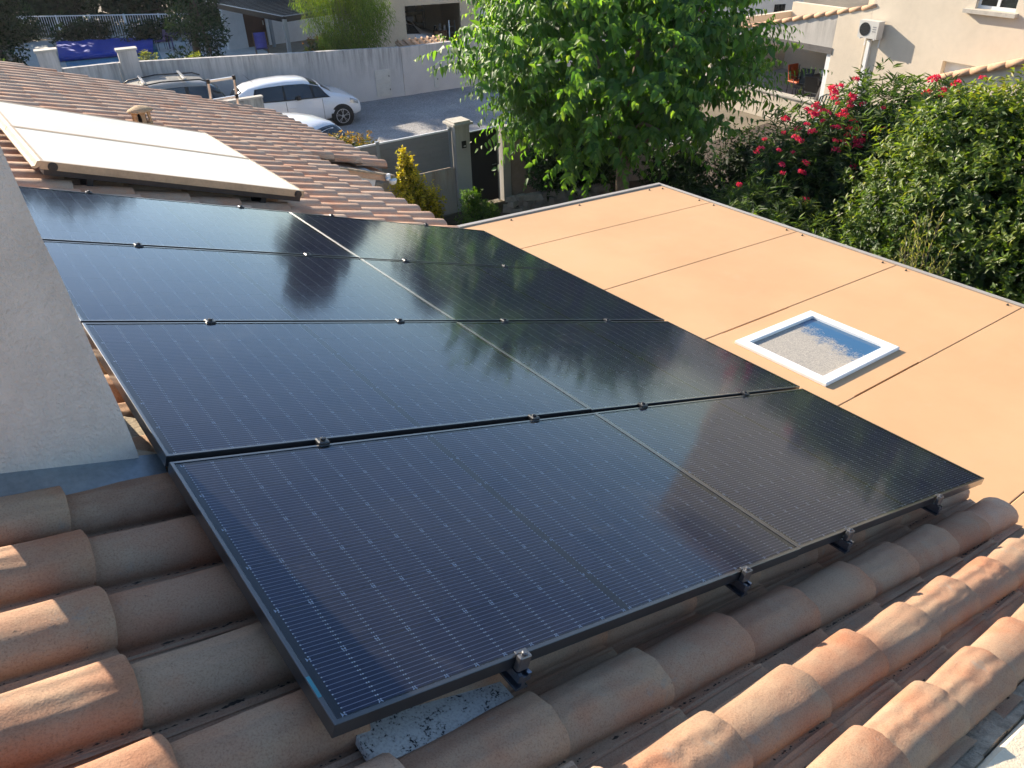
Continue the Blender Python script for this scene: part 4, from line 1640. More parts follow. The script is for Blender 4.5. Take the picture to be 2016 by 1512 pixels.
sd = norm(d*np.array([1, 1, 0.5])+np.array([0, 0, 0.55])+rng.normal(0, 0.28, (NS, 3)))
P, A, U, LL, WW, TT = [], [], [], [], [], []
for k in range(16):
    t = (k+0.5)/16
    p = st0+sd*(sl_*t)[:, None]+np.array([0, 0, -1])*(0.38*sl_*t**2)[:, None]
    ax_side = norm(np.cross(sd, rng.normal(size=(NS, 3))))
    ax = norm(ax_side*0.65+d*0.35+np.array([0, 0, -0.75])+rng.normal(0, 0.2, (NS, 3)))
    size = 0.24*(1-0.55*t**3)*rng.uniform(0.7, 1.2, NS)
    P.append(p)
    A.append(ax)
    U.append(norm(d*0.8+np.array([0, 0, 0.7])+rng.normal(0, 0.25, (NS, 3))))
    LL.append(size)
    WW.append(size*rng.uniform(0.38, 0.58, NS))
    young_lit = np.clip((t-0.6)*2.6, 0, 1)*(rng.random(NS)**1.2)*np.clip(0.5+d[:, 2]-0.25*d[:, 0], 0, 1)  # tips yellower at the top left: sunlight painted in with new growth
    TT.append(tints(NS, [(0.045, 0.105, 0.022), (0.080, 0.175, 0.034), (0.16, 0.28, 0.045), (0.38, 0.48, 0.05)], 0.12+0.38*rng.random(NS)+0.7*young_lit))
P, A, U, LL, WW, TT = (np.concatenate(x) for x in (P, A, U, LL, WW, TT))
# the blades that show largest are objects of their own
dist = np.linalg.norm(P+np.array([11.75, 10.9, G])-np.array(CAM), axis=1)
score = LL/dist*(1+0.15*rng.random(len(LL)))
vis = np.argsort(-score)[:280]
keep = np.ones(len(P), bool)
keep[vis] = False
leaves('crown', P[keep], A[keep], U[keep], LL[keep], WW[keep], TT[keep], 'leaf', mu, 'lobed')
for k in range(6):                    # a few shared blade meshes with different tints
    pass
blade = []
for k in range(4):
    c = tints(1, [(0.022, 0.058, 0.016), (0.038, 0.095, 0.024), (0.075, 0.165, 0.032)], np.array([0.1+0.25*k]))
    ob = leaves('leaf', np.zeros((1, 3)), np.array([[1.0, 0, 0]]), np.array([[0, 0, 1.0]]), np.array([1.0]), np.array([0.6]), c, 'leaf', None, 'lobed')
    blade.append(ob.data)
    bpy.data.objects.remove(ob)
for n_, i in enumerate(vis):
    ax = Vector(norm(A[i]))
    sd_ = ax.cross(Vector(U[i])).normalized()
    up_ = sd_.cross(ax)
    mt = Matrix((ax, -sd_, up_)).transposed().to_4x4()
    o = share('leaf', blade[n_ % 4], mu, tuple(P[i]))
    o.rotation_euler = mt.to_euler()
    o.scale = (LL[i],)*3


def hedge_like(root, n, boxes, Lr, Wr, stops, mat, upbias=0.5, shell=None, shape='simple', light=None, org=(0, 0, 0)):
    """leaf whorls over lumpy volumes; boxes: (cx, cy, cz, rx, ry, rz)"""
    P, A, U, T = [], [], [], []
    tot = sum(b[3]*b[4]+b[4]*b[5]+b[3]*b[5] for b in boxes)
    for (cx, cy, cz, rx, ry, rz) in boxes:
        m_ = int(n*(rx*ry+ry*rz+rx*rz)/tot)//6
        d_ = rdirs(m_)
        # squash a sphere towards a box so that hedges keep flat sides
        dd = d_/np.maximum(np.abs(d_).max(1, keepdims=True), 1e-6)
        q_ = d_*0.55+dd*0.45*0.9
        rr = (0.72+0.30*rng.random((m_, 1))**0.7)*(1+0.10*np.sin(d_[:, :1]*11+cx)+0.08*np.sin(d_[:, 2:3]*13+cy*3))
        c0 = np.array([cx, cy, cz])+q_*np.array([rx, ry, rz])*rr
        tw = norm(d_+np.array([0, 0, upbias])+rng.normal(0, 0.35, (m_, 3)))
        for k in range(6):
            sp = norm(np.cross(tw, rng.normal(size=(m_, 3))))
            A.append(norm(tw*rng.uniform(0.3, 0.9, (m_, 1))+sp))
            P.append(c0+tw*rng.uniform(-0.05, 0.06, (m_, 1)))
            U.append(norm(tw+rng.normal(0, 0.3, (m_, 3))))
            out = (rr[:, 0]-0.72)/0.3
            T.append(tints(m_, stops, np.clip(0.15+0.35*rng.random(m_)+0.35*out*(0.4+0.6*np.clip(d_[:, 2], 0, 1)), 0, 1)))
    P, A, U, T = (np.concatenate(x) for x in (P, A, U, T))
    N = len(P)
    Ls, Ws = rng.uniform(*Lr, N), rng.uniform(*Wr, N)
    for (cx, cy, cz, rx, ry, rz) in boxes:      # larger, darker leaves deeper inside
        m_ = max(120, int(0.30*n*(rx*ry+ry*rz+rx*rz)/tot))
        d_ = rdirs(m_)
        dd = d_/np.maximum(np.abs(d_).max(1, keepdims=True), 1e-6)
        q_ = (d_*0.55+dd*0.40)*np.array([rx, ry, rz])*rng.uniform(0.45, 0.74, (m_, 1))
        P = np.concatenate([P, np.array([cx, cy, cz])+q_])
        A = np.concatenate([A, rdirs(m_)])
        U = np.concatenate([U, norm(d_+0.4*rdirs(m_))])
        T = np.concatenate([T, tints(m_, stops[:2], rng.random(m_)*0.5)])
        Ls = np.concatenate([Ls, rng.uniform(*Lr, m_)*1.7])
        Ws = np.concatenate([Ws, rng.uniform(*Lr, m_)*1.0])
    return leaves('crown', P-np.array(org), A, U, Ls, Ws, T, mat, root, shape)


def stems(root, base, tips, r0, mat='bark_dark', name='stem'):
    q = MB()
    for t in tips:
        b, e = Vector(base), Vector(t)
        m_ = b.lerp(e, 0.5)+Vector((random.uniform(-.1, .1), random.uniform(-.1, .1), 0.05))
        q.tube([b, m_, e], [r0, r0*0.7, r0*0.3], 6)
    return q.build(name, mat, root, True)


LAUREL = [(0.028, 0.055, 0.014), (0.056, 0.105, 0.022), (0.13, 0.18, 0.032), (0.30, 0.29, 0.05)]  # yellow last tone paints sunlight on outer and upper leaves
he = empty('laurel_hedge', (9.4, 2.4, G))
tag(he, 'tall clipped laurel hedge with glossy leaves right of the oleander', 'hedge')
hb = [(9.6, 1.2, -3.1, 1.15, 1.25, 2.35), (9.7, 2.6, -3.1, 1.2, 1.1, 2.30), (9.9, 3.55, -3.25, 1.15, 0.85, 2.05), (10.5, 4.25, -3.5, 0.9, 0.75, 1.75), (9.5, -0.2, -3.0, 1.1, 1.2, 2.4), (9.8, 3.1, -1.4, 0.7, 0.7, 0.55), (9.4, 1.6, -1.15, 0.6, 0.6, 0.6)]
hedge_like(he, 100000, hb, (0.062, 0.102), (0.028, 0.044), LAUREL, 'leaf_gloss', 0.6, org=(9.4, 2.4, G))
stems(he, (0, 0, 0), [(0.2, -1.6, 3.2), (0.2, -0.4, 3.4), (0.3, 0.9, 3.2), (0.5, 1.9, 2.6), (0.1, -2.4, 3.4)], 0.05)

ol = empty('oleander_bush', (10.6, 5.9, G))
tag(ol, 'oleander bush covered in crimson pink flowers between hedge and terrace', 'shrub')
ob_ = [(10.5, 5.7, -3.3, 0.95, 0.8, 1.75), (10.7, 5.0, -2.7, 0.8, 0.75, 1.55), (10.7, 4.3, -2.5, 0.75, 0.7, 1.45), (10.2, 6.4, -4.2, 0.8, 0.8, 1.25), (9.6, 5.5, -4.0, 0.8, 0.9, 1.4), (9.3, 4.5, -4.1, 0.8, 0.8, 1.3), (10.4, 3.8, -1.9, 0.5, 0.5, 0.95)]
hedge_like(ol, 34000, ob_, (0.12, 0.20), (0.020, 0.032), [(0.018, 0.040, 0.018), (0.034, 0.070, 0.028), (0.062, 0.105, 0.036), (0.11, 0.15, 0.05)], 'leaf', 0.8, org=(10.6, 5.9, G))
stems(ol, (0, 0, 0), [(0.1, 0.2, 3.0), (0.2, -0.9, 3.4), (0.3, -1.4, 3.6), (0.0, 0.8, 2.4), (-1.0, -0.3, 1.9)], 0.04)
fl_me = []
for k in range(4):
    n = 42
    dd = rdirs(n)
    dd[:, 2] = np.abs(dd[:, 2])*0.8+0.1
    pos = dd*np.array([0.075, 0.075, 0.055])*rng.uniform(0.5, 1, (n, 1))
    cc_ = tints(n, [(0.48, 0.012, 0.085), (0.64, 0.03, 0.14), (0.74, 0.10, 0.20)], rng.random(n))
    obj_ = leaves('flower_cluster', pos, norm(dd+rng.normal(0, 0.7, (n, 3))), dd, rng.uniform(0.035, 0.055, n), rng.uniform(0.03, 0.045, n), cc_, 'petal', None)
    fl_me.append(obj_.data)
    bpy.data.objects.remove(obj_)
rf = random.Random(21)
fspots = [(10.24, 5.30, -1.25), (10.29, 5.18, -1.28), (10.36, 5.02, -1.32), (10.32, 5.02, -1.41), (10.17, 5.32, -1.37), (10.11, 5.35, -1.47), (10.03, 5.42, -1.56), (9.97, 5.39, -1.74), (10.05, 5.34, -1.61),
          (10.15, 5.20, -1.57), (10.23, 5.12, -1.48), (10.25, 5.04, -1.56), (10.17, 5.10, -1.66), (10.20, 4.99, -1.73), (10.26, 4.87, -1.75), (10.22, 4.86, -1.85), (10.28, 4.75, -1.84), (10.08, 5.04, -1.93),
          (10.16, 4.95, -1.87), (9.85, 5.71, -1.61), (9.97, 5.56, -1.53), (9.83, 5.62, -1.76), (9.77, 5.63, -1.88), (9.84, 5.50, -1.89), (9.67, 5.72, -2.01), (9.58, 5.85, -2.02), (9.52, 5.89, -2.12),
          (9.47, 5.95, -2.16), (9.80, 5.46, -2.03), (9.62, 5.61, -2.26), (9.70, 5.48, -2.25), (9.88, 5.23, -2.15), (9.79, 5.26, -2.32), (10.08, 4.81, -2.23), (10.10, 4.64, -2.40), (9.70, 5.10, -2.72),
          (9.32, 5.89, -2.58), (10.52, 4.71, -1.37), (10.45, 4.59, -1.68), (10.35, 5.15, -1.18), (10.28, 5.23, -1.25), (10.00, 5.46, -1.59), (10.06, 5.43, -1.48), (10.21, 5.32, -1.29), (9.86, 5.60, -1.71),
          (10.30, 3.96, -0.91), (10.30, 3.96, -0.98), (10.30, 3.75, -0.94), (10.30, 3.89, -1.04), (10.30, 4.02, -1.07), (10.30, 3.81, -1.10), (10.30, 3.44, -0.91), (10.30, 3.78, -1.06)]
for n_, (x, y, z) in enumerate(fspots):
    for r_ in range(2 if n_ < 19 else 1):
        o = share('flower_cluster', fl_me[(n_+r_) % 4], ol, (x-10.6+rf.uniform(-.12, .05), y-5.9+rf.uniform(-.12, .12), z-G+rf.uniform(-.09, .08)), (rf.uniform(-.4, .4), rf.uniform(-.4, .4), rf.uniform(0, 6)))
        s_ = rf.uniform(0.45, 0.85)
        o.scale = (s_, s_, s_)


def shrub(name, label, loc, boxes, n, Lr, Wr, stops, mat='leaf', up=0.7, stem_h=0.6, cat='shrub'):
    root = empty(name, (loc[0], loc[1], G))
    tag(root, label, cat)
    hedge_like(root, n, [(loc[0]+b[0], loc[1]+b[1], G+b[2], b[3], b[4], b[5]) for b in boxes], Lr, Wr, stops, mat, up, org=(loc[0], loc[1], G))
    stems(root, (0, 0, 0), [(b[0]*0.8, b[1]*0.8, b[2]) for b in boxes]+[(0.1, 0, stem_h)], 0.03)
    return root


YEL = [(0.14, 0.14, 0.014), (0.32, 0.27, 0.02), (0.58, 0.46, 0.035), (0.78, 0.62, 0.07)]
shrub('golden_shrub', 'golden yellow variegated bush in front of the grey fence', (7.85, 13.5), [(0, 0, 0.75, 0.42, 0.42, 0.75), (0.0, 0.05, 1.35, 0.20, 0.22, 0.5), (-0.04, 0.05, 1.75, 0.12, 0.12, 0.28), (0.35, -0.1, 0.55, 0.35, 0.35, 0.6)], 9000, (0.04, 0.07), (0.022, 0.035), YEL, 'leaf', 0.9)
pg = shrub('pomegranate_shrub', 'small green bush with orange fruit before the black gate', (8.75, 12.3), [(0, 0, 0.45, 0.36, 0.36, 0.5), (-0.1, 0.05, 0.95, 0.2, 0.2, 0.32), (0.35, 0.15, 0.55, 0.3, 0.25, 0.3)], 7500, (0.035, 0.06), (0.016, 0.026), [(0.035, 0.08, 0.014), (0.07, 0.14, 0.022), (0.13, 0.21, 0.035)], 'leaf', 0.8)
for (x, y, z) in ((-0.22, -0.26, 0.55), (0.02, -0.35, 0.62), (0.22, -0.3, 0.36), (-0.05, -0.33, 0.4)):
    q = MB()
    q.lathe([(0.008, -0.04), (0.03, -0.028), (0.04, 0.0), (0.03, 0.028), (0.01, 0.04)], 10, (x, y, z))
    q.build('fruit', 'fruit', pg, True)
shrub('photinia_bush', 'bronze tipped bush peeping over the far tile eave', (7.75, 15.9), [(0, 0, 1.1, 0.75, 0.5, 0.75), (-0.3, 0.2, 1.45, 0.4, 0.35, 0.42), (0.5, -0.3, 0.95, 0.4, 0.35, 0.55)], 6500, (0.06, 0.09), (0.028, 0.042), [(0.03, 0.06, 0.015), (0.07, 0.085, 0.02), (0.20, 0.12, 0.035), (0.30, 0.16, 0.06)], 'leaf', 0.7)
shrub('viburnum_shrub', 'dark glossy shrub hugging the wall right of the gate', (11.9, 13.2), [(-0.3, 0, 1.15, 0.62, 0.5, 0.95), (0.35, -0.2, 0.95, 0.6, 0.5, 0.9), (0.0, 0.1, 1.7, 0.5, 0.4, 0.6), (1.0, -0.4, 1.0, 0.55, 0.45, 0.8)], 14000, (0.06, 0.09), (0.03, 0.045), [(0.02, 0.05, 0.016), (0.035, 0.085, 0.026), (0.065, 0.13, 0.04)], 'leaf_gloss', 0.7)
shrub('jasmine_hedge', 'dark shrub mass in the shade under the mulberry', (13.6, 11.0), [(0, 0, 0.8, 1.0, 0.7, 0.85), (-0.9, -1.6, 0.6, 0.8, 0.9, 0.65), (-1.9, -3.0, 0.55, 0.8, 0.9, 0.6), (1.2, -1.2, 0.9, 0.9, 0.9, 0.95), (1.4, -3.0, 0.8, 0.9, 0.9, 0.9)], 15000, (0.07, 0.12), (0.03, 0.05), DARK, 'leaf_dull', 0.6)
shrub('low_border_shrub', 'low dark green plants along the edge behind the orange roof', (8.2, 6.6), [(0, 0, 0.5, 0.8, 1.0, 0.6), (0.3, 1.8, 0.45, 0.8, 0.9, 0.5), (0.5, -1.6, 0.8, 0.7, 0.9, 0.9), (1.2, 3.4, 0.4, 0.8, 0.8, 0.5), (2.0, 1.2, 0.7, 0.9, 0.9, 0.8)], 11000, (0.09, 0.16), (0.02, 0.04), DARK, 'leaf_dull', 0.8)

# upright olive sprigs at the roof edge
os_ = empty('rosemary_sprig', (7.05, 2.2, G))
tag(os_, 'pale olive sprig poking up against the laurel at the orange roof edge', 'plant')
P, A, U = [], [], []
q = MB()
for k in range(26):
    a = random.uniform(0, 6.28)
    b0 = Vector((random.uniform(-0.1, 0.1), random.uniform(-0.12, 0.12), 2.6))
    e = b0+Vector((math.cos(a)*0.12, math.sin(a)*0.22, random.uniform(0.8, 1.45)))
    q.tube([b0, b0.lerp(e, 0.5)+Vector((0.02, 0, 0)), e], [0.006, 0.005, 0.002], 5)
    for t in np.linspace(0.35, 1, 26):
        p = b0.lerp(e, float(t))
        P.append(p)
        A.append(Vector((random.uniform(-1, 1), random.uniform(-1, 1), 1.2)))
        U.append(Vector((random.uniform(-1, 1), random.uniform(-1, 1), 0.3)))
q.tube([(0, 0, 0), (0.02, 0.02, 1.4), (0, 0, 2.65)], [0.03, 0.022, 0.015], 6)
q.build('stem', 'bark_dark', os_, True)
leaves('crown', np.array(P), np.array(A), np.array(U), rng.uniform(0.045, 0.075, len(P)), 0.014, tints(len(P), [(0.10, 0.12, 0.035), (0.22, 0.23, 0.07), (0.32, 0.30, 0.10)], rng.random(len(P))), 'leaf_dull', os_)


def big_tree(name, label, loc, h, rad, n, stops, Lr=(0.22, 0.36), seed=0, k=26, low=0.25, group=None, conifer=False, mat='leaf_dull', wr=0.5):
    root = empty(name, (loc[0], loc[1], G))
    tag(root, label, 'tree', group)
    r = np.random.default_rng(seed)
    zc = h*(low+1)/2
    if conifer:
        t = r.random(k)
        ang = r.uniform(0, 6.28, k)
        rr = (1-t)**0.8*rad*0.75
        cen = np.stack([np.cos(ang)*rr, np.sin(ang)*rr, h*(low+(1-low)*t)], 1)
        rads = (0.25+0.3*(1-t))*rad
    else:
        d_ = norm(r.normal(size=(k, 3)))
        cen = d_*np.array([rad, rad, h*(1-low)/2])*r.uniform(0.35, 0.8, (k, 1))+np.array([0, 0, zc])
        rads = r.uniform(0.28, 0.46, k)*rad
    P, D = cloud(n, cen, rads, 0.45)
    A = norm(D*0.6+rdirs(n)*0.8+np.array([0, 0, -0.15]))
    L = rng.uniform(*Lr, n)
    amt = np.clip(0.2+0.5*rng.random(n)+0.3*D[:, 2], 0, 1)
    leaves('crown', P, A, norm(D+rdirs(n)*0.5), L, L*wr, tints(n, stops, amt), mat, root)
    limbs = [(0.5+0.5*i/8, tuple(cen[i % k]), 0.018*h) for i in range(9)]
    tree_trunk('trunk', root, (0, 0, 0), (0, 0, h*0.75), 0.028*h, 0.012*h, limbs, 'bark_dark', 0.2, seed)
    return root

# trees beyond the pool and the houses (they also stand in the reflections)
TG = 'trees beyond the neighbouring garden'
big_tree('pine_tree', 'tall dark tree standing farthest left beyond the pool fence', (2.0, 58), 15, 4.2, 8000, DARK, (0.55, 0.9), 1, 30, 0.08, TG)
big_tree('pine_tree', 'broad dark tree right behind the middle of the pool fence', (9.5, 57), 17.5, 5.0, 9000, DARK, (0.55, 0.9), 2, 32, 0.06, TG)
big_tree('pine_tree', 'dark tree rising behind the right end of the pool fence', (14.2, 55), 16.0, 4.2, 8000, DARK, (0.55, 0.9), 3, 28, 0.05, TG)
big_tree('pine_tree', 'dark tree beyond the flat louvred canopy', (22.5, 55), 9.0, 3.4, 5500, DARK, (0.5, 0.8), 4, 26, 0.06, TG)
big_tree('pine_tree', 'tall tree behind the bamboo clump', (29.5, 50), 13.8, 3.3, 6000, DARK, (0.5, 0.8), 5, 26, 0.15, TG)
big_tree('pine_tree', 'tree behind the open garage', (36.5, 46), 10.5, 3.2, 6000, DARK, (0.3, 0.5), 6, 24, 0.15, TG)
big_tree('pine_tree', 'dark tree between the far white house and the terrace roof', (33.5, 25.5), 7.4, 2.6, 6000, DARK, (0.25, 0.4), 8, 24, 0.06, TG)
big_tree('conifer_tree', 'dark feathery conifer beside the white canopy wall', (9.9, 33.2), 6.2, 1.5, 9000, [(0.012, 0.026, 0.014), (0.022, 0.045, 0.02), (0.035, 0.065, 0.026)], (0.12, 0.22), 9, 34, 0.05, None, True, 'leaf_dull', 0.35)
big_tree('garden_tree', 'leafy green tree at the top left corner over the gate pier', (0.9, 29.6), 5.6, 2.2, 12000, [(0.02, 0.045, 0.014), (0.04, 0.08, 0.02), (0.08, 0.12, 0.03)], (0.10, 0.18), 10, 30, 0.02, None, False, 'leaf', 0.5)
big_tree('garden_tree', 'dark bushy tree hanging over the pool fence left part', (3.9, 41.5), 5.0, 1.7, 7000, DARK, (0.14, 0.24), 12, 24, 0.05)

# bamboo clump behind the yard wall: fine upright arching leaves
bm = empty('bamboo_clump', (13.85, 27.4, G))
tag(bm, 'dense bright green bamboo clump leaning over the yard wall', 'bamboo')
n = 30000
cen = []
rads = []
for k in range(70):
    t = rng.random()
    a = rng.uniform(0, 6.28)
    r_ = (0.6+1.05*math.sin(min(1, t*1.2)*2.2))*math.sqrt(rng.random())
    cen.append((math.cos(a)*r_*1.05, math.sin(a)*r_*0.75, 1.3+3.9*t))
    rads.append(rng.uniform(0.35, 0.65))
cen, rads = np.array(cen), np.array(rads)
P, D = cloud(n, cen, rads, 0.3)
A = norm(D*0.5+np.array([0, 0, -0.9])+rdirs(n)*0.55)
leaves('crown', P, A, norm(D+rdirs(n)*0.6), rng.uniform(0.09, 0.17, n), rng.uniform(0.014, 0.024, n), tints(n, [(0.045, 0.085, 0.018), (0.09, 0.155, 0.025), (0.16, 0.22, 0.035), (0.23, 0.27, 0.05)], np.clip(0.15+0.45*rng.random(n)+0.12*(P[:, 2]-2.5), 0, 1)), 'leaf', bm)
q = MB()
for k in range(24):
    a, r_ = rng.uniform(0, 6.28), rng.uniform(0.05, 0.5)
    b0 = Vector((math.cos(a)*r_, math.sin(a)*r_*0.7, 0))
    q.tube([b0, b0*1.4+Vector((0, 0, 2.4)), b0*2.6+Vector((0, 0, 4.8))], [0.016, 0.013, 0.006], 5)
q.build('cane', pmat('cane', (0.16, 0.17, 0.05), 0.5, 0.3, 9, 60, 0.05), bm, True)

shrub('rose_bush', 'pink flowered bush at the foot of the canopy post', (12.6, 28.1), [(0, 0, 1.15, 0.55, 0.4, 0.85), (0.5, 0.1, 1.5, 0.35, 0.3, 0.55)], 3500, (0.06, 0.1), (0.03, 0.05), [(0.03, 0.06, 0.02), (0.07, 0.10, 0.03), (0.30, 0.07, 0.08)], 'leaf', 0.7)
shrub('yellow_green_bush', 'small yellow green bush over the wall left of the conifer', (7.9, 28.6), [(0, 0, 1.15, 0.3, 0.3, 0.7), (0.4, 0.1, 1.45, 0.35, 0.3, 0.5)], 2500, (0.06, 0.1), (0.03, 0.05), [(0.06, 0.09, 0.015), (0.14, 0.17, 0.03), (0.25, 0.25, 0.05)], 'leaf', 0.7)
shrub('round_olive_bush', 'rounded olive green bush between pier and pool', (6.75, 28.3), [(0, 0, 1.35, 0.35, 0.3, 0.95)], 2200, (0.06, 0.1), (0.03, 0.05), [(0.05, 0.07, 0.02), (0.11, 0.13, 0.035), (0.16, 0.17, 0.05)], 'leaf', 0.7)
shrub('boundary_hedge', 'dark overgrown hedge closing the view behind the pool fence', (8.0, 55.0), [(-7.5, 6.0, 1.3, 2.6, 1.4, 1.6), (-3.2, 3.2, 1.5, 2.6, 1.4, 1.8), (0.8, 0.6, 1.4, 2.6, 1.4, 1.7), (4.6, -2.2, 1.5, 2.6, 1.4, 1.8), (8.2, -5.0, 1.4, 2.6, 1.4, 1.7), (12.0, -7.5, 1.5, 2.6, 1.4, 1.8), (16.5, -9.5, 1.5, 2.8, 1.4, 1.8), (21.0, -11.5, 1.5, 2.8, 1.4, 1.8)], 26000, (0.18, 0.34), (0.09, 0.16), DARK, 'leaf_dull', 0.6, cat='hedge')
shrub('pool_hedge', 'low dark planting along the pool fence', (9.2, 48.0), [(-3.5, 3.2, 0.5, 1.6, 0.5, 0.6), (-0.5, 0.6, 0.5, 1.8, 0.5, 0.6), (2.3, -2.4, 0.55, 1.6, 0.5, 0.6)], 5000, (0.1, 0.18), (0.04, 0.08), DARK, 'leaf_dull', 0.7)

# ------------------------------------------------------------------ neighbouring house on the right
HP = Vector((21.5, 11.27, 0))
ht = Vector((-0.1203, -0.9927, 0))
hn = Vector((-0.9927, 0.1203, 0))
nh = empty('neighbour_house', (21.5, 11.27, G))
tag(nh, 'cream two storey house at the upper right with a covered terrace', 'house')
HO = Vector((21.5, 11.27, G))


def hw(t, z, off=0.0):
    return Vector((HP.x, HP.y, 0))+ht*t+hn*off+Vector((0, 0, z))


def hbox(q, t0, t1, z0, z1, o0, o1, mi=0):
    c = (hw(t0, z0, o0)+hw(t1, z1, o1))/2
    q.obox(c, ht*(t1-t0)/2, hn*(o1-o0)/2, Vector((0, 0, (z1-z0)/2)), mi)


def hbuild(q, name, mat, parent=None, smooth=False):
    return lbuild(q, HO, name, mat, parent or nh, smooth)


def holed(q, t0, t1, z0, z1, holes, o0=-0.22, o1=0.0):
    ts = sorted({t0, t1, *[h[0] for h in holes], *[h[1] for h in holes]})
    zs = sorted({z0, z1, *[h[2] for h in holes], *[h[3] for h in holes]})
    for a, b in zip(ts, ts[1:]):
        run = None
        for c, d_ in zip(zs, zs[1:]):
            solid = not any(h[0] <= a and b <= h[1] and h[2] <= c and d_ <= h[3] for h in holes)
            if solid:
                run = (run[0], d_) if run else (c, d_)
            if (not solid or d_ == zs[-1]) and run:
                hbox(q, a, b, run[0], run[1], o0, o1)
                run = None


pmat('house_cream', (0.68, 0.585, 0.46), 0.92, 0.10, 0.7, 90, 0.25, 0, 0.2)
wall_stain_mat('lintel_grey', (0.50, 0.47, 0.43), (0.24, 0.22, 0.20), 3.25, 1.0, 0.75)
q = MB()
holed(q, -0.2, 9.0, G-0.9, 3.4, [(2.64, 3.63, -1.58, -0.45), (2.18, 3.05, -4.6, -2.84)])
hbuild(q, 'wall', 'house_cream')
q = MB()
hbox(q, -0.2, 9.0, G-0.9, 3.4, -8, -0.23)
hbuild(q, 'wall', 'house_cream')
# window
q = MB()
for (a, b, c, d_) in ((2.64, 3.63, -1.58, -1.51), (2.64, 3.63, -0.52, -0.45), (2.64, 2.70, -1.51, -0.52), (3.57, 3.63, -1.51, -0.52), (3.10, 3.17, -1.51, -0.52)):
    hbox(q, a, b, c, d_, -0.16, -0.10)
wn_ = hbuild(q, 'window', 'white_metal')
for (a, b) in ((2.70, 3.10), (3.17, 3.57)):
    q = MB()
    hbox(q, a, b, -1.51, -0.52, -0.14, -0.125)
    hbuild(q, 'pane', 'car_glass', wn_)
q = MB()
hbox(q, 2.42, 3.72, -1.68, -1.59, -0.1, 0.13)
hbuild(q, 'window_sill', 'cap_stone')
q = MB()
hbox(q, 2.19, 3.04, -4.6, -2.85, -0.19, -0.15)
hbuild(q, 'door', 'pvc_white')
# air conditioner: a thing of its own, on the wall
ac = empty('air_conditioner', hw(0, -2.33, 0.0))
tag(ac, 'white air conditioning unit on the cream house wall', 'air conditioner')
AO2 = hw(0, -2.33, 0.0)


def acb(q, name, mat, parent=None):
    q.v = [tuple(AO2+(Vector(p)-AO2)*0.80) for p in q.v]
    return lbuild(q, AO2, name, mat, parent or ac)


q = MB()
hbox(q, -0.38, 0.38, -2.60, -2.06, 0.06, 0.36)
acb(q, 'casing', pmat('ac_casing', (0.58, 0.56, 0.52), 0.5, 0.12, 5, 60, 0.02))
q = MB()
c = hw(-0.13, -2.33, 0.363)
ring = 22
vs = [c+hn*0.006]+[c+hn*0.006+(ht*math.cos(2*math.pi*k/ring)+Vector((0, 0, 1))*math.sin(2*math.pi*k/ring))*0.21 for k in range(ring)]
vs += [c-hn*0.01+(ht*math.cos(2*math.pi*k/ring)+Vector((0, 0, 1))*math.sin(2*math.pi*k/ring))*0.215 for k in range(ring)]
q.add(vs, [(0, 1+k, 1+(k+1) % ring) for k in range(ring)]+[(1+k, 1+ring+k, 1+ring+(k+1) % ring, 1+(k+1) % ring) for k in range(ring)])
fg = acb(q, 'fan_grille', 'black_plastic')
for k in range(7):
    q = MB()
    z_ = -2.33-0.15+0.05*k
    hl = math.sqrt(max(0.001, 0.205**2-(z_+2.33)**2))
    hbox(q, -0.13-hl, -0.13+hl, z_-0.004, z_+0.004, 0.37, 0.374)
    acb(q, 'grille_bar', 'dark_aluminium', fg)
for k in range(3):
    q = MB()
    hbox(q, 0.17, 0.31, -2.25-0.07*k, -2.22-0.07*k, 0.36, 0.363)
    acb(q, 'badge', 'grey_panel')
for t in (-0.28, 0.28):
    q = MB()
    hbox(q, t-0.02, t+0.02, -2.64, -2.60, 0.0, 0.36)
    hbox(q, t-0.02, t+0.02, -2.90, -2.60, 0.0, 0.03)
    acb(q, 'bracket', 'white_metal')
q = MB()
hbox(q, -0.12, -0.02, -4.6, -2.62, 0.0, 0.07)
hbuild(q, 'pipe_trunking', 'pvc_white')
q = MB()
hbox(q, -0.24, -0.21, -4.6, -2.40, 0.002, 0.02)
hbuild(q, 'cable_duct', 'house_cream')
# terrace block
q = MB()
hbox(q, -1.28, -0.2, G-0.9, -2.15, -0.6, 0.003)
hbuild(q, 'terrace_pillar', 'house_cream')
q = MB()
hbox(q, -1.45, -1.28, G-0.9, -3.16, -0.5, -0.03)
hbuild(q, 'terrace_post', 'pvc_white')


def slope_z(t):
    return -1.86+(t+0.2)*0.222


q = MB()
poly = [(-5.6, -3.17), (-1.28, -3.17), (-1.28, slope_z(-1.28)), (-5.6, slope_z(-5.6))]
vs = [hw(t, z, o_) for o_ in (-0.35, -0.02) for (t, z) in poly]
q.add(vs, [(3, 2, 1, 0), (4, 5, 6, 7), (0, 1, 5, 4), (1, 2, 6, 5), (2, 3, 7, 6), (3, 0, 4, 7)])
hbuild(q, 'lintel_wall', 'lintel_grey')
q = MB()
poly = [(-1.28, -2.15), (-0.2, -2.15), (-0.2, slope_z(-0.2)), (-1.28, slope_z(-1.28))]
vs = [hw(t, z, o_) for o_ in (-0.6, 0.003) for (t, z) in poly]
q.add(vs, [(3, 2, 1, 0), (4, 5, 6, 7), (0, 1, 5, 4), (1, 2, 6, 5), (2, 3, 7, 6), (3, 0, 4, 7)])
hbuild(q, 'terrace_pillar', 'house_cream')
q = MB()
hbox(q, -4.2, -1.26, -3.17, -3.0, -0.30, 0.02)
hbuild(q, 'beam', 'beam_wood')
q = MB()
hbox(q, -6.5, -1.46, G-0.9, -4.62, -0.2, 0.0)
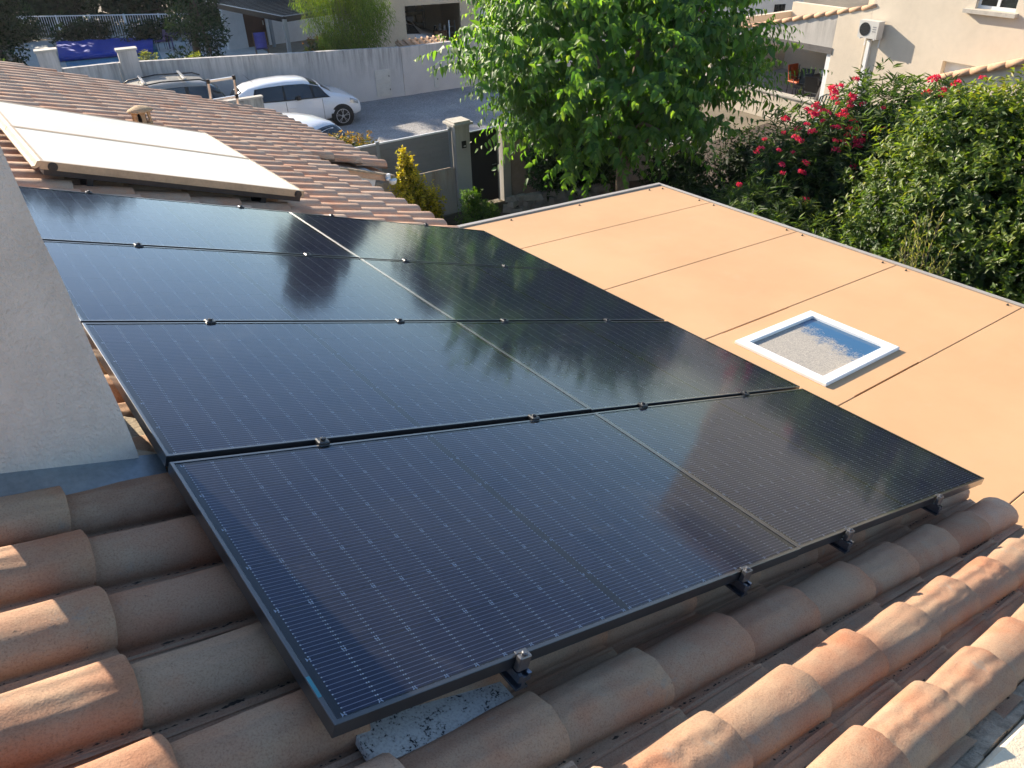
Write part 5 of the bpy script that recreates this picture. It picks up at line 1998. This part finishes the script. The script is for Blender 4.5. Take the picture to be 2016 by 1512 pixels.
hbuild(q, 'parapet', wall_stain_mat('parapet_cream', (0.60, 0.52, 0.41), (0.40, 0.34, 0.27), 0.78, 0.7, 0.5))
q = MB()
hbox(q, -6.5, -1.46, -4.62, -4.575, -0.24, 0.04)
hbuild(q, 'parapet_coping', 'cap_stone')
q = MB()
hbox(q, -6.5, -0.2, -4.95, -4.85, -4.0, -0.2)
hbuild(q, 'terrace_floor', 'pool_stone')
q = MB()
hbox(q, -6.5, -0.2, -4.85, -2.6, -4.2, -4.0)
hbox(q, -6.7, -6.5, -4.85, -2.9, -4.2, -0.35)
hbuild(q, 'terrace_wall', 'house_cream')
q = MB()
vs = [hw(t, slope_z(t)+dz-(0.55 if o_ < -1 else 0.0), o_) for dz in (0.0, 0.06) for (t, o_) in ((-5.7, -4.3), (-0.2, -4.3), (-0.2, -0.02), (-5.7, -0.02))]
q.add(vs, [(3, 2, 1, 0), (4, 5, 6, 7), (0, 1, 5, 4), (1, 2, 6, 5), (2, 3, 7, 6), (3, 0, 4, 7)])
hbuild(q, 'terrace_roof', 'roof_tile_pale')
for k in range(14):
    t0 = -5.6+k*0.39
    q = MB()
    a, b = hw(t0, slope_z(t0)+0.045, -0.02), hw(t0+0.43, slope_z(t0+0.43)+0.065, -0.02)
    q.tube([b, a], [0.052, 0.068], 10)
    hbuild(q, 'verge_tile', 'roof_tile_pale', None, True)
q = MB()
hbox(q, -1.12, -0.62, -2.0, 0.6, -1.6, -1.0)
hbuild(q, 'chimney', 'house_cream')
# lean-to on the right
q = MB()
poly = [(3.05, G-0.9), (7.5, G-0.9), (7.5, -1.45), (3.05, -2.98)]
vs = [hw(t, z, o_) for o_ in (0.002, 1.0) for (t, z) in poly]
q.add(vs, [(3, 2, 1, 0), (4, 5, 6, 7), (0, 1, 5, 4), (1, 2, 6, 5), (2, 3, 7, 6), (3, 0, 4, 7)])
hbuild(q, 'lean_to_wall', 'house_cream')
for k in range(11):
    t0 = 2.85+k*0.39
    for o_ in (0.18, 0.42, 0.66, 0.9, 1.08):
        q = MB()
        z0 = -3.02+(t0-2.9)*0.344
        q.tube([hw(t0+0.43, z0+0.17, o_), hw(t0, z0+0.03, o_)], [0.065, 0.085], 9)
        hbuild(q, 'lean_to_tile', 'roof_tile_pale', None, True)
# house roof out of frame, seen only by the light
q = MB()
vs = [hw(-0.5, 3.4, 0.4), hw(9.3, 3.4, 0.4), hw(9.3, 3.4, -8.4), hw(-0.5, 3.4, -8.4), hw(-0.5, 4.6, -4), hw(9.3, 4.6, -4)]
q.add(vs, [(0, 1, 5, 4), (2, 3, 4, 5), (1, 2, 5), (3, 0, 4), (3, 2, 1, 0)])
hbuild(q, 'roof', 'roof_tile_pale')


def simple_chair(name, label, loc, rz, seat_mat, leg_mat, group=None):
    root = empty(name, loc, rz)
    tag(root, label, 'chair', group)
    q = MB()
    q.bevbox(-0.22, 0.22, -0.22, 0.22, 0.42, 0.46, 0.015)
    q.build('seat', seat_mat, root)
    q = MB()
    q.obox((0, 0.24, 0.70), (0.21, 0, 0), (0, 0.012, 0.0), (0, 0.05, 0.22))
    q.build('backrest', seat_mat, root)
    for (x, y) in ((-0.2, -0.2), (0.2, -0.2), (-0.2, 0.2), (0.2, 0.2)):
        q = MB()
        q.tube([(x, y, 0), (x*0.97, y*0.97, 0.43 if y < 0 else 0.9)], 0.013, 6)
        q.build('leg', leg_mat, root)
    for s_ in (-1, 1):
        q = MB()
        q.tube([(s_*0.21, -0.2, 0.42), (s_*0.22, -0.2, 0.64), (s_*0.22, 0.22, 0.66)], 0.013, 6)
        q.build('armrest', leg_mat, root, True)
    return root


zt = -4.85
tb = empty('terrace_table', hw(-1.95, zt, -1.1))
tag(tb, 'dark dining table on the covered terrace with crockery on it', 'table')
q = MB()
q.obox((0, 0, 0.74), ht*0.75, hn*0.42, (0, 0, 0.02))
q.build('table_top', pmat('slate_top', (0.10, 0.10, 0.105), 0.3, 0.2, 4, 60, 0.02), tb)
for (a, b) in ((-0.68, -0.36), (0.68, -0.36), (-0.68, 0.36), (0.68, 0.36)):
    q = MB()
    q.obox(ht*a+hn*b+Vector((0, 0, 0.36)), ht*0.03, hn*0.03, (0, 0, 0.36))
    q.build('leg', 'black_plastic', tb)
for k, (a, b, r_, h_) in enumerate(((-0.35, 0.0, 0.13, 0.20), (0.05, 0.1, 0.04, 0.16), (0.16, 0.0, 0.035, 0.2), (0.28, 0.12, 0.05, 0.1))):
    bw = empty('serving_bowl' if k == 0 else 'drinking_glass', hw(-1.95+a, zt+0.762, -1.1+b))
    tag(bw, ['pale bowl on the terrace table', 'tall glass next to the bowl on the terrace table', 'tallest glass on the terrace table', 'short tumbler at the edge of the terrace table'][k], 'bowl' if k == 0 else 'glass')
    q = MB()
    q.lathe([(r_*0.5, 0), (r_, h_*0.6), (r_, h_), (r_*0.9, h_), (r_*0.85, h_*0.5), (r_*0.3, 0.02)], 14)
    q.build('vessel', 'lamp_glass' if k else 'pvc_white', bw, True)
hz_ang = math.atan2(ht.y, ht.x)
chairs = [(-2.75, -0.75, 0.3, 'dark garden chair on the terrace nearest the parapet', 'black_plastic'), (-2.0, -0.45, 3.3, 'dark garden chair with its back to the terrace parapet', 'black_plastic'),
          (-1.6, -1.9, 0.0, 'dark garden chair on the far side of the terrace table', 'black_plastic'), (-3.35, -1.2, 1.5, 'orange chair at the left of the terrace', 'orange_plastic')]
for (t, o_, r_, lab, mt) in chairs:
    simple_chair('garden_chair', lab, hw(t, zt, o_), hz_ang+r_, mt, 'black_plastic', 'chairs on the covered terrace')
bd = empty('leaning_board', hw(-1.62, zt, -0.55))
tag(bd, 'grey weathered board leaning by the white terrace post', 'board')
q = MB()
q.obox((0, 0, 0.72), ht*0.03+hn*0.0, hn*0.3, Vector((0, 0, 0.72))+ht*0.22)
q.build('plank', 'beam_wood', bd)
sc_ = empty('folding_lounger', hw(-0.75, -4.55, 0.45))
sc_.scale = (1, 1, 0.62)
tag(sc_, 'dark green plastic lounger folded up against the terrace pillar', 'lounger')
q = MB()
for k in range(7):
    q.tube([hw(-1.1+0.11*k, -4.9, 0.42)-hw(-0.75, -4.55, 0.45), hw(-1.1+0.11*k, -4.05, 0.2)-hw(-0.75, -4.55, 0.45)], 0.022, 6)
q.build('slat_back', pmat('green_plastic', (0.02, 0.05, 0.035), 0.5, 0.2, 5, 60, 0), sc_, True)
q = MB()
q.tube([hw(-1.15, -4.95, 0.45)-hw(-0.75, -4.55, 0.45), hw(-1.17, -4.15, 0.24)-hw(-0.75, -4.55, 0.45), hw(-1.0, -4.0, 0.2)-hw(-0.75, -4.55, 0.45), hw(-0.5, -4.0, 0.2)-hw(-0.75, -4.55, 0.45),
        hw(-0.36, -4.15, 0.24)-hw(-0.75, -4.55, 0.45), hw(-0.36, -4.95, 0.45)-hw(-0.75, -4.55, 0.45)], 0.03, 8)
q.build('frame', 'green_plastic', sc_, True)

# white house further back
fh = empty('white_house', (31.5, 21.2, G))
tag(fh, 'far white house above the terrace roof with one small barred window', 'house')
fd = Vector((0.862, -0.507, 0))
fnn = Vector((0.507, 0.862, 0))
q = MB()
q.obox(fd*-3.2+fnn*3+Vector((0, 0, 2.3)), fd*4.0, fnn*3, (0, 0, 2.3))
q.build('wall', 'white_render', fh)
q = MB()
q.obox(fd*-0.25-fnn*0.01+Vector((0, 0, 1.55)), fd*0.24, fnn*0.02, (0, 0, 0.36))
w0 = q.build('window', 'car_glass', fh)
for k in range(4):
    q = MB()
    q.obox(fd*(-0.43+0.12*k)-fnn*0.04+Vector((0, 0, 1.55)), fd*0.012, fnn*0.012, (0, 0, 0.36))
    q.build('window_bar', 'black_plastic', w0)
q = MB()
for sgn in (-1, 1):
    vs = [fd*-7.4+fnn*(3+sgn*3.4)+Vector((0, 0, 4.5)), fd*1.1+fnn*(3+sgn*3.4)+Vector((0, 0, 4.5)), fd*1.1+fnn*3+Vector((0, 0, 5.8)), fd*-7.4+fnn*3+Vector((0, 0, 5.8))]
    q.add(vs+[v-Vector((0, 0, 0.12)) for v in vs], [(0, 1, 2, 3), (7, 6, 5, 4), (0, 4, 5, 1), (1, 5, 6, 2), (2, 6, 7, 3), (3, 7, 4, 0)])
q.build('roof', 'roof_tile_pale', fh)

# ------------------------------------------------------------------ house with the open garage
GP = Vector((19.2, 30.1, G))
gt = Vector((0.9326, -0.361, 0))
gn = Vector((-0.361, -0.9326, 0))
gh = empty('garage_house', GP)
tag(gh, 'beige house with an open garage full of things behind the yard wall', 'house')


def gbox(q, t0, t1, z0, z1, o0, o1):
    c = gt*(t0+t1)/2+gn*(o0+o1)/2+Vector((0, 0, (z0+z1)/2))
    q.obox(c, gt*(t1-t0)/2, gn*(o1-o0)/2, Vector((0, 0, (z1-z0)/2)))


pmat('garage_beige', (0.60, 0.50, 0.37), 0.9, 0.12, 1.5, 80, 0.2, 0, 0.2)
q = MB()
for (a, b, c, d_) in ((-3.5, -1.27, 0, 3.6), (-1.27, 1.14, 2.35, 3.6), (1.14, 1.95, 0, 3.6), (1.95, 3.25, 2.1, 3.6), (3.25, 6.0, 0, 3.6)):
    gbox(q, a, b, c, d_, -0.25, 0)
gh_w = q.build('wall', 'garage_beige', gh)
q = MB()
gbox(q, -3.5, 6.0, 0, 3.6, -6.2, -6.0)
gbox(q, -3.5, -3.3, 0, 3.6, -6.0, -0.25)
gbox(q, 1.5, 1.7, 0, 3.6, -6.0, -0.25)
gbox(q, 5.8, 6.0, 0, 3.6, -6.0, -0.25)
q.build('inner_wall', 'garage_beige', gh)
q = MB()
gbox(q, -3.8, 6.3, 3.6, 3.8, -6.5, 0.4)
q.build('roof', 'roof_tile_pale', gh)
q = MB()
gbox(q, 1.96, 3.24, 0.0, 2.09, -0.16, -0.10)
gdoor = q.build('garage_door', 'pvc_white', gh)
for k in range(4):
    q = MB()
    gbox(q, 1.96, 3.24, 0.5*k+0.25, 0.5*k+0.262, -0.1, -0.096)
    q.build('door_groove', 'grey_panel', gdoor)
q = MB()
for (a, b, c, d_) in ((1.80, 1.94, 0, 2.25), (3.26, 3.40, 0, 2.25), (1.94, 3.26, 2.11, 2.25)):
    gbox(q, a, b, c, d_, 0.0, 0.03)
q.build('door_surround', 'cap_stone', gh)


def gloc(t, z, o_):
    p = GP+gt*t+gn*o_
    return (p.x, p.y, G+z)


make_car('garage_car', dict(hatch, paint='car_silver'), gloc(-1.35, 0.05, -2.4), R_(-22), 'dusty silver car parked inside the open garage')
rk = empty('storage_rack', gloc(-0.25, 0, -3.9))
tag(rk, 'black metal rack of tools at the back of the garage', 'rack')
q = MB()
for (a, b) in ((-0.5, 0), (0.5, 0), (-0.5, -0.4), (0.5, -0.4)):
    gbox(q, a-0.02, a+0.02, 0, 2.2, b-0.02, b+0.02)
q.build('upright', 'black_plastic', rk)
for z_ in (0.5, 1.1, 1.6, 2.1):
    q = MB()
    gbox(q, -0.5, 0.5, z_, z_+0.03, -0.4, 0.0)
    q.build('shelf', 'black_plastic', rk)
rg = random.Random(4)
for k, (t, z_, w_, h_, o_, mt, lab, cat, nm) in enumerate((
        (0.35, 0.0, 0.26, 1.05, -1.6, 'cardboard', 'tall brown cupboard on the left of the garage clutter', 'cupboard', 'wooden_cupboard'),
        (0.66, 0.0, 0.26, 1.05, -1.6, 'cardboard', 'tall brown cupboard next to the stepladder in the garage', 'cupboard', 'wooden_cupboard'),
        (-0.45, 1.13, 0.3, 0.25, -4.1, 'grey_panel', 'grey box on the garage rack', 'box', 'storage_box'),
        (0.0, 1.13, 0.25, 0.3, -4.1, 'wood', 'wooden box on the garage rack', 'box', 'storage_box'),
        (-0.35, 1.63, 0.4, 0.3, -4.1, 'black_plastic', 'black box on the upper garage rack', 'box', 'storage_box'),
        (0.3, 1.06, 0.14, 0.22, -1.6, 'black_plastic', 'dark can on top of the left garage cupboard', 'can', 'paint_can'),
        (0.5, 1.06, 0.12, 0.28, -1.6, 'grey_panel', 'grey can on top of the garage cupboards', 'can', 'paint_can'),
        (0.72, 1.06, 0.14, 0.20, -1.6, 'aluminium', 'shiny can on the right garage cupboard', 'can', 'paint_can'))):
    r_ = empty(nm, gloc(t, z_, o_))
    tag(r_, lab, cat)
    q = MB()
    if cat == 'can':
        q.lathe([(w_*0.45, 0), (w_*0.45, h_*0.92), (w_*0.5, h_*0.94), (w_*0.5, h_)], 14)
        q.build('body', mt, r_)
        q = MB()
        q.lathe([(w_*0.42, h_), (w_*0.42, h_+0.012)], 14)
        q.build('lid', 'aluminium', r_)
    else:
        gbox(q, -w_/2, w_/2, 0, h_, -0.2, 0.2)
        q.build('body', mt, r_)
        q = MB()
        gbox(q, -w_/2-0.01, w_/2+0.01, h_, h_+0.03, -0.21, 0.21)
        q.build('lid', mt, r_)
sp = empty('stepladder', gloc(1.0, 0, -1.3))
tag(sp, 'aluminium stepladder standing at the right of the garage', 'ladder')
for s_ in (-1, 1):
    q = MB()
    q.bar(gt*0.2*s_+gn*0.3, gt*0.12*s_+Vector((0, 0, 1.5)), 0.03, 0.05)
    q.bar(gt*0.2*s_-gn*0.4, gt*0.12*s_+Vector((0, 0, 1.5)), 0.03, 0.04)
    q.build('stile', 'aluminium', sp)
for k in range(5):
    q = MB()
    f_ = (k+1)/6
    q.obox(gn*0.3*(1-f_)+Vector((0, 0, 1.5*f_)), gt*(0.2-0.08*f_), gn*0.04, (0, 0, 0.012))
    q.build('step', 'aluminium', sp)

# tiled hood on the yard wall by the bamboo
th_ = empty('tiled_hood', wp(15.9, -3.72, 0.6))
tag(th_, 'small clay tiled hood behind the yard wall right of the bamboo', 'roof')
TO = wp(15.9, -3.72, 0.6)
q = MB()
vs = [wp(15.0, -3.80, 0.22), wp(16.9, -3.80, 0.22), wp(16.9, -3.62, 0.95), wp(15.0, -3.62, 0.95)]
q.add([v for v in vs]+[v-Vector((0, 0, 0.08)) for v in vs], [(0, 1, 2, 3), (7, 6, 5, 4), (0, 4, 5, 1), (1, 5, 6, 2), (2, 6, 7, 3), (3, 7, 4, 0)])
lbuild(q, TO, 'deck', 'roof_tile_pale', th_)
for k in range(8):
    for r_ in range(3):
        x = 15.1+k*0.24
        q = MB()
        q.tube([wp(x, -3.775+0.06*(r_+1), 0.22+0.24*(r_+1)), wp(x, -3.765+0.06*r_, 0.19+0.24*r_)], [0.035, 0.045], 8)
        lbuild(q, TO, 'tile', 'roof_tile_pale', th_, True)
q = MB()
q.obox(wp(15.2, (-3.8+G)/2, 1.2), wd*0.1, wn*0.1, (0, 0, (-3.8-G)/2))
q.obox(wp(16.8, (-3.8+G)/2, 1.2), wd*0.1, wn*0.1, (0, 0, (-3.8-G)/2))
lbuild(q, TO, 'post', 'garage_beige', th_)

# ------------------------------------------------------------------ canopy, pool and what stands round it
cn = empty('louvred_canopy', (12.52, 30.35, G))
tag(cn, 'dark grey metal canopy with louvres over the neighbouring terrace', 'canopy')
CH = 2.45
for (a, b) in (((0, 0), (-0.6, 8.5)), ((0, 0), (3.6, 0.75)), ((-0.6, 8.5), (3.0, 9.2)), ((3.6, 0.75), (3.0, 9.2))):
    q = MB()
    q.bar((a[0], a[1], CH), (b[0], b[1], CH), 0.12, 0.20)
    q.build('beam', 'dark_aluminium', cn)
for k in range(22):
    f_ = (k+0.5)/22
    q = MB()
    a = Vector((0, 0, CH)).lerp(Vector((-0.6, 8.5, CH)), f_)
    b = Vector((3.6, 0.75, CH)).lerp(Vector((3.0, 9.2, CH)), f_)
    q.bar(a, b, 0.05, 0.10)
    q.build('louvre', 'dark_aluminium', cn)
for (x, y) in ((0, 0), (3.6, 0.75), (-0.6, 8.5), (3.0, 9.2)):
    q = MB()
    q.box(x-0.07, x+0.07, y-0.07, y+0.07, 0, CH)
    q.build('post', 'grey_post', cn)
hh = empty('white_annex', (14.2, 40.2, G))
tag(hh, 'white rendered house corner with a brown door under the dark canopy', 'house')
q = MB()
q.box(-0.75, 0.25, 0, 0.3, 0, 3.0)
q.box(0.25, 1.35, 0.02, 0.3, 2.2, 3.0)
q.box(1.35, 6.0, 0, 0.3, 0, 3.0)
q.build('wall', 'white_render', hh)
q = MB()
q.box(0.26, 1.34, 0.08, 0.13, 0, 2.2)
dr = q.build('door', 'brown_door', hh)
q = MB()
q.box(1.2, 1.24, 0.03, 0.08, 0.95, 1.15)
q.build('handle', 'aluminium', dr)

dk = empty('deck_chair', (13.75, 36.6, G), R_(-20))
tag(dk, 'blue violet canvas deck chair standing above the yard wall', 'chair')
for s_ in (-1, 1):
    q = MB()
    q.bar((s_*0.29, -0.45, 0.03), (s_*0.29, 0.45, 1.12), 0.03, 0.045)
    q.bar((s_*0.25, 0.5, 0.03), (s_*0.25, -0.35, 0.62), 0.03, 0.045)
    q.build('leg', 'wood', dk)
q = MB()
vs = []
for k in range(11):
    t = k/10
    y = -0.36+0.80*t
    z = 0.60-0.75*t+1.27*t*t
    for x in (-0.26, 0.26):
        vs.append((x, y, z))
q.add(vs, [(2*k, 2*k+1, 2*k+3, 2*k+2) for k in range(10)])
o = q.build('canvas', 'fabric_blue', dk, True)
mo_ = o.modifiers.new('thick', 'SOLIDIFY')
mo_.thickness = 0.012

# pool
po = MB()
po.add([(5.0, 38.5, G+0.02), (14.5, 36.5, G+0.02), (15.5, 47.5, G+0.02), (5.0, 52.0, G+0.02)], [(0, 1, 2, 3)])
o = po.build('pool_terrace', 'pool_stone')
tag(o, kind='structure')
wm = bpy.data.materials.new('pool_water')
nt, bs = nodes_of(wm)
bs.inputs['Base Color'].default_value = (0.16, 0.34, 0.40, 1)
bs.inputs['Roughness'].default_value = 0.06
bump(nt, bs, noise(nt, coords(nt), 3, 3, 0.5), 0.15, 0.05)
M['pool_water'] = wm
po = MB()
po.add([(6.0, 39.6, G+0.03), (9.9, 38.9, G+0.03), (11.5, 46.2, G+0.03), (7.3, 48.4, G+0.03)], [(0, 1, 2, 3)])
o = po.build('pool_water', 'pool_water')
tag(o, kind='structure')
pc = empty('pool_cover', (8.8, 44.8, G))
tag(pc, 'deep blue pool cover stretched over the far end of the pool', 'pool cover')
q = MB()
A_, B_, C_, D_ = Vector((6.34, 43.3, 0)), Vector((10.35, 42.1, 0)), Vector((11.5, 46.2, 0)), Vector((7.2, 48.4, 0))
vs = []
for j in range(9):
    for i in range(13):
        p = A_.lerp(B_, i/12).lerp(D_.lerp(C_, i/12), j/8)
        vs.append((p.x-8.8, p.y-44.8, 0.22+0.03*math.sin(i*1.9)+0.02*random.random()-(0.12 if j == 0 else 0)))
q.add(vs, [(j*13+i, j*13+i+1, (j+1)*13+i+1, (j+1)*13+i) for j in range(8) for i in range(12)])
q.build('sheet', 'pool_cover', pc, True)
q = MB()
q.tube([(6.34-8.8, 43.3-44.8, 0.16), (10.35-8.8, 42.1-44.8, 0.16)], 0.12, 10)
q.build('roller', 'pool_cover', pc, True)

pf = empty('pool_fence', (9.5, 48.6, G))
tag(pf, 'white barred pool safety fence in front of the dark trees', 'fence')
F0, F1 = Vector((3.6, 54.4, G)), Vector((13.6, 45.3, G))
FO2 = Vector((9.5, 48.6, G))
nb = 96
bme = MB()
bme.box(-0.012, 0.012, -0.012, 0.012, 0.05, 1.2)
bmesh_ = bme.mesh('bar')
bmesh_.materials.append(M['white_metal'])
fix_normals(bmesh_)
for k in range(nb+1):
    share('bar', bmesh_, pf, tuple(F0.lerp(F1, k/nb)-FO2))
for k in range(8):
    q = MB()
    p = F0.lerp(F1, k/7)-FO2
    q.box(p.x-0.035, p.x+0.035, p.y-0.035, p.y+0.035, 0, 1.25)
    q.build('post', 'white_metal', pf)
for z_ in (0.1, 1.2):
    q = MB()
    q.bar(F0-FO2+Vector((0, 0, z_)), F1-FO2+Vector((0, 0, z_)), 0.04, 0.05)
    q.build('rail', 'white_metal', pf)
tt = empty('garden_table', (11.9, 42.6, G))
tag(tt, 'violet garden table by the right end of the pool fence', 'table')
q = MB()
q.box(-0.6, 0.6, -0.4, 0.4, 0.70, 0.74)
q.build('table_top', 'fabric_violet', tt)
for (x, y) in ((-0.52, -0.32), (0.52, -0.32), (-0.52, 0.32), (0.52, 0.32)):
    q = MB()
    q.box(x-0.025, x+0.025, y-0.025, y+0.025, 0, 0.70)
    q.build('leg', 'fabric_violet', tt)
simple_chair('poolside_chair', 'pale slatted chair right of the violet garden table', (12.75, 42.2, G), R_(80), 'white_metal', 'white_metal')
simple_chair('poolside_chair', 'dark chair left of the violet garden table', (11.0, 42.9, G), R_(-90), 'fabric_violet', 'black_plastic')

# thin haze added for the veil of glare: lifts the far dark trees a little
hz = MB()
hz.box(-420, 520, -320, 620, G-2.0, 14.0)
hm = bpy.data.materials.new('haze')
hm.use_nodes = True
hnt = hm.node_tree
hnt.nodes.remove(hnt.nodes['Principled BSDF'])
pv = hnt.nodes.new('ShaderNodeVolumePrincipled')
pv.inputs['Color'].default_value = (0.92, 0.95, 1.0, 1)
pv.inputs['Density'].default_value = 0.0002
pv.inputs['Anisotropy'].default_value = 0.35
hnt.links.new(pv.outputs[0], hnt.nodes['Material Output'].inputs['Volume'])
M['haze'] = hm
ho = hz.build('haze', 'haze')
tag(ho, kind='stuff')
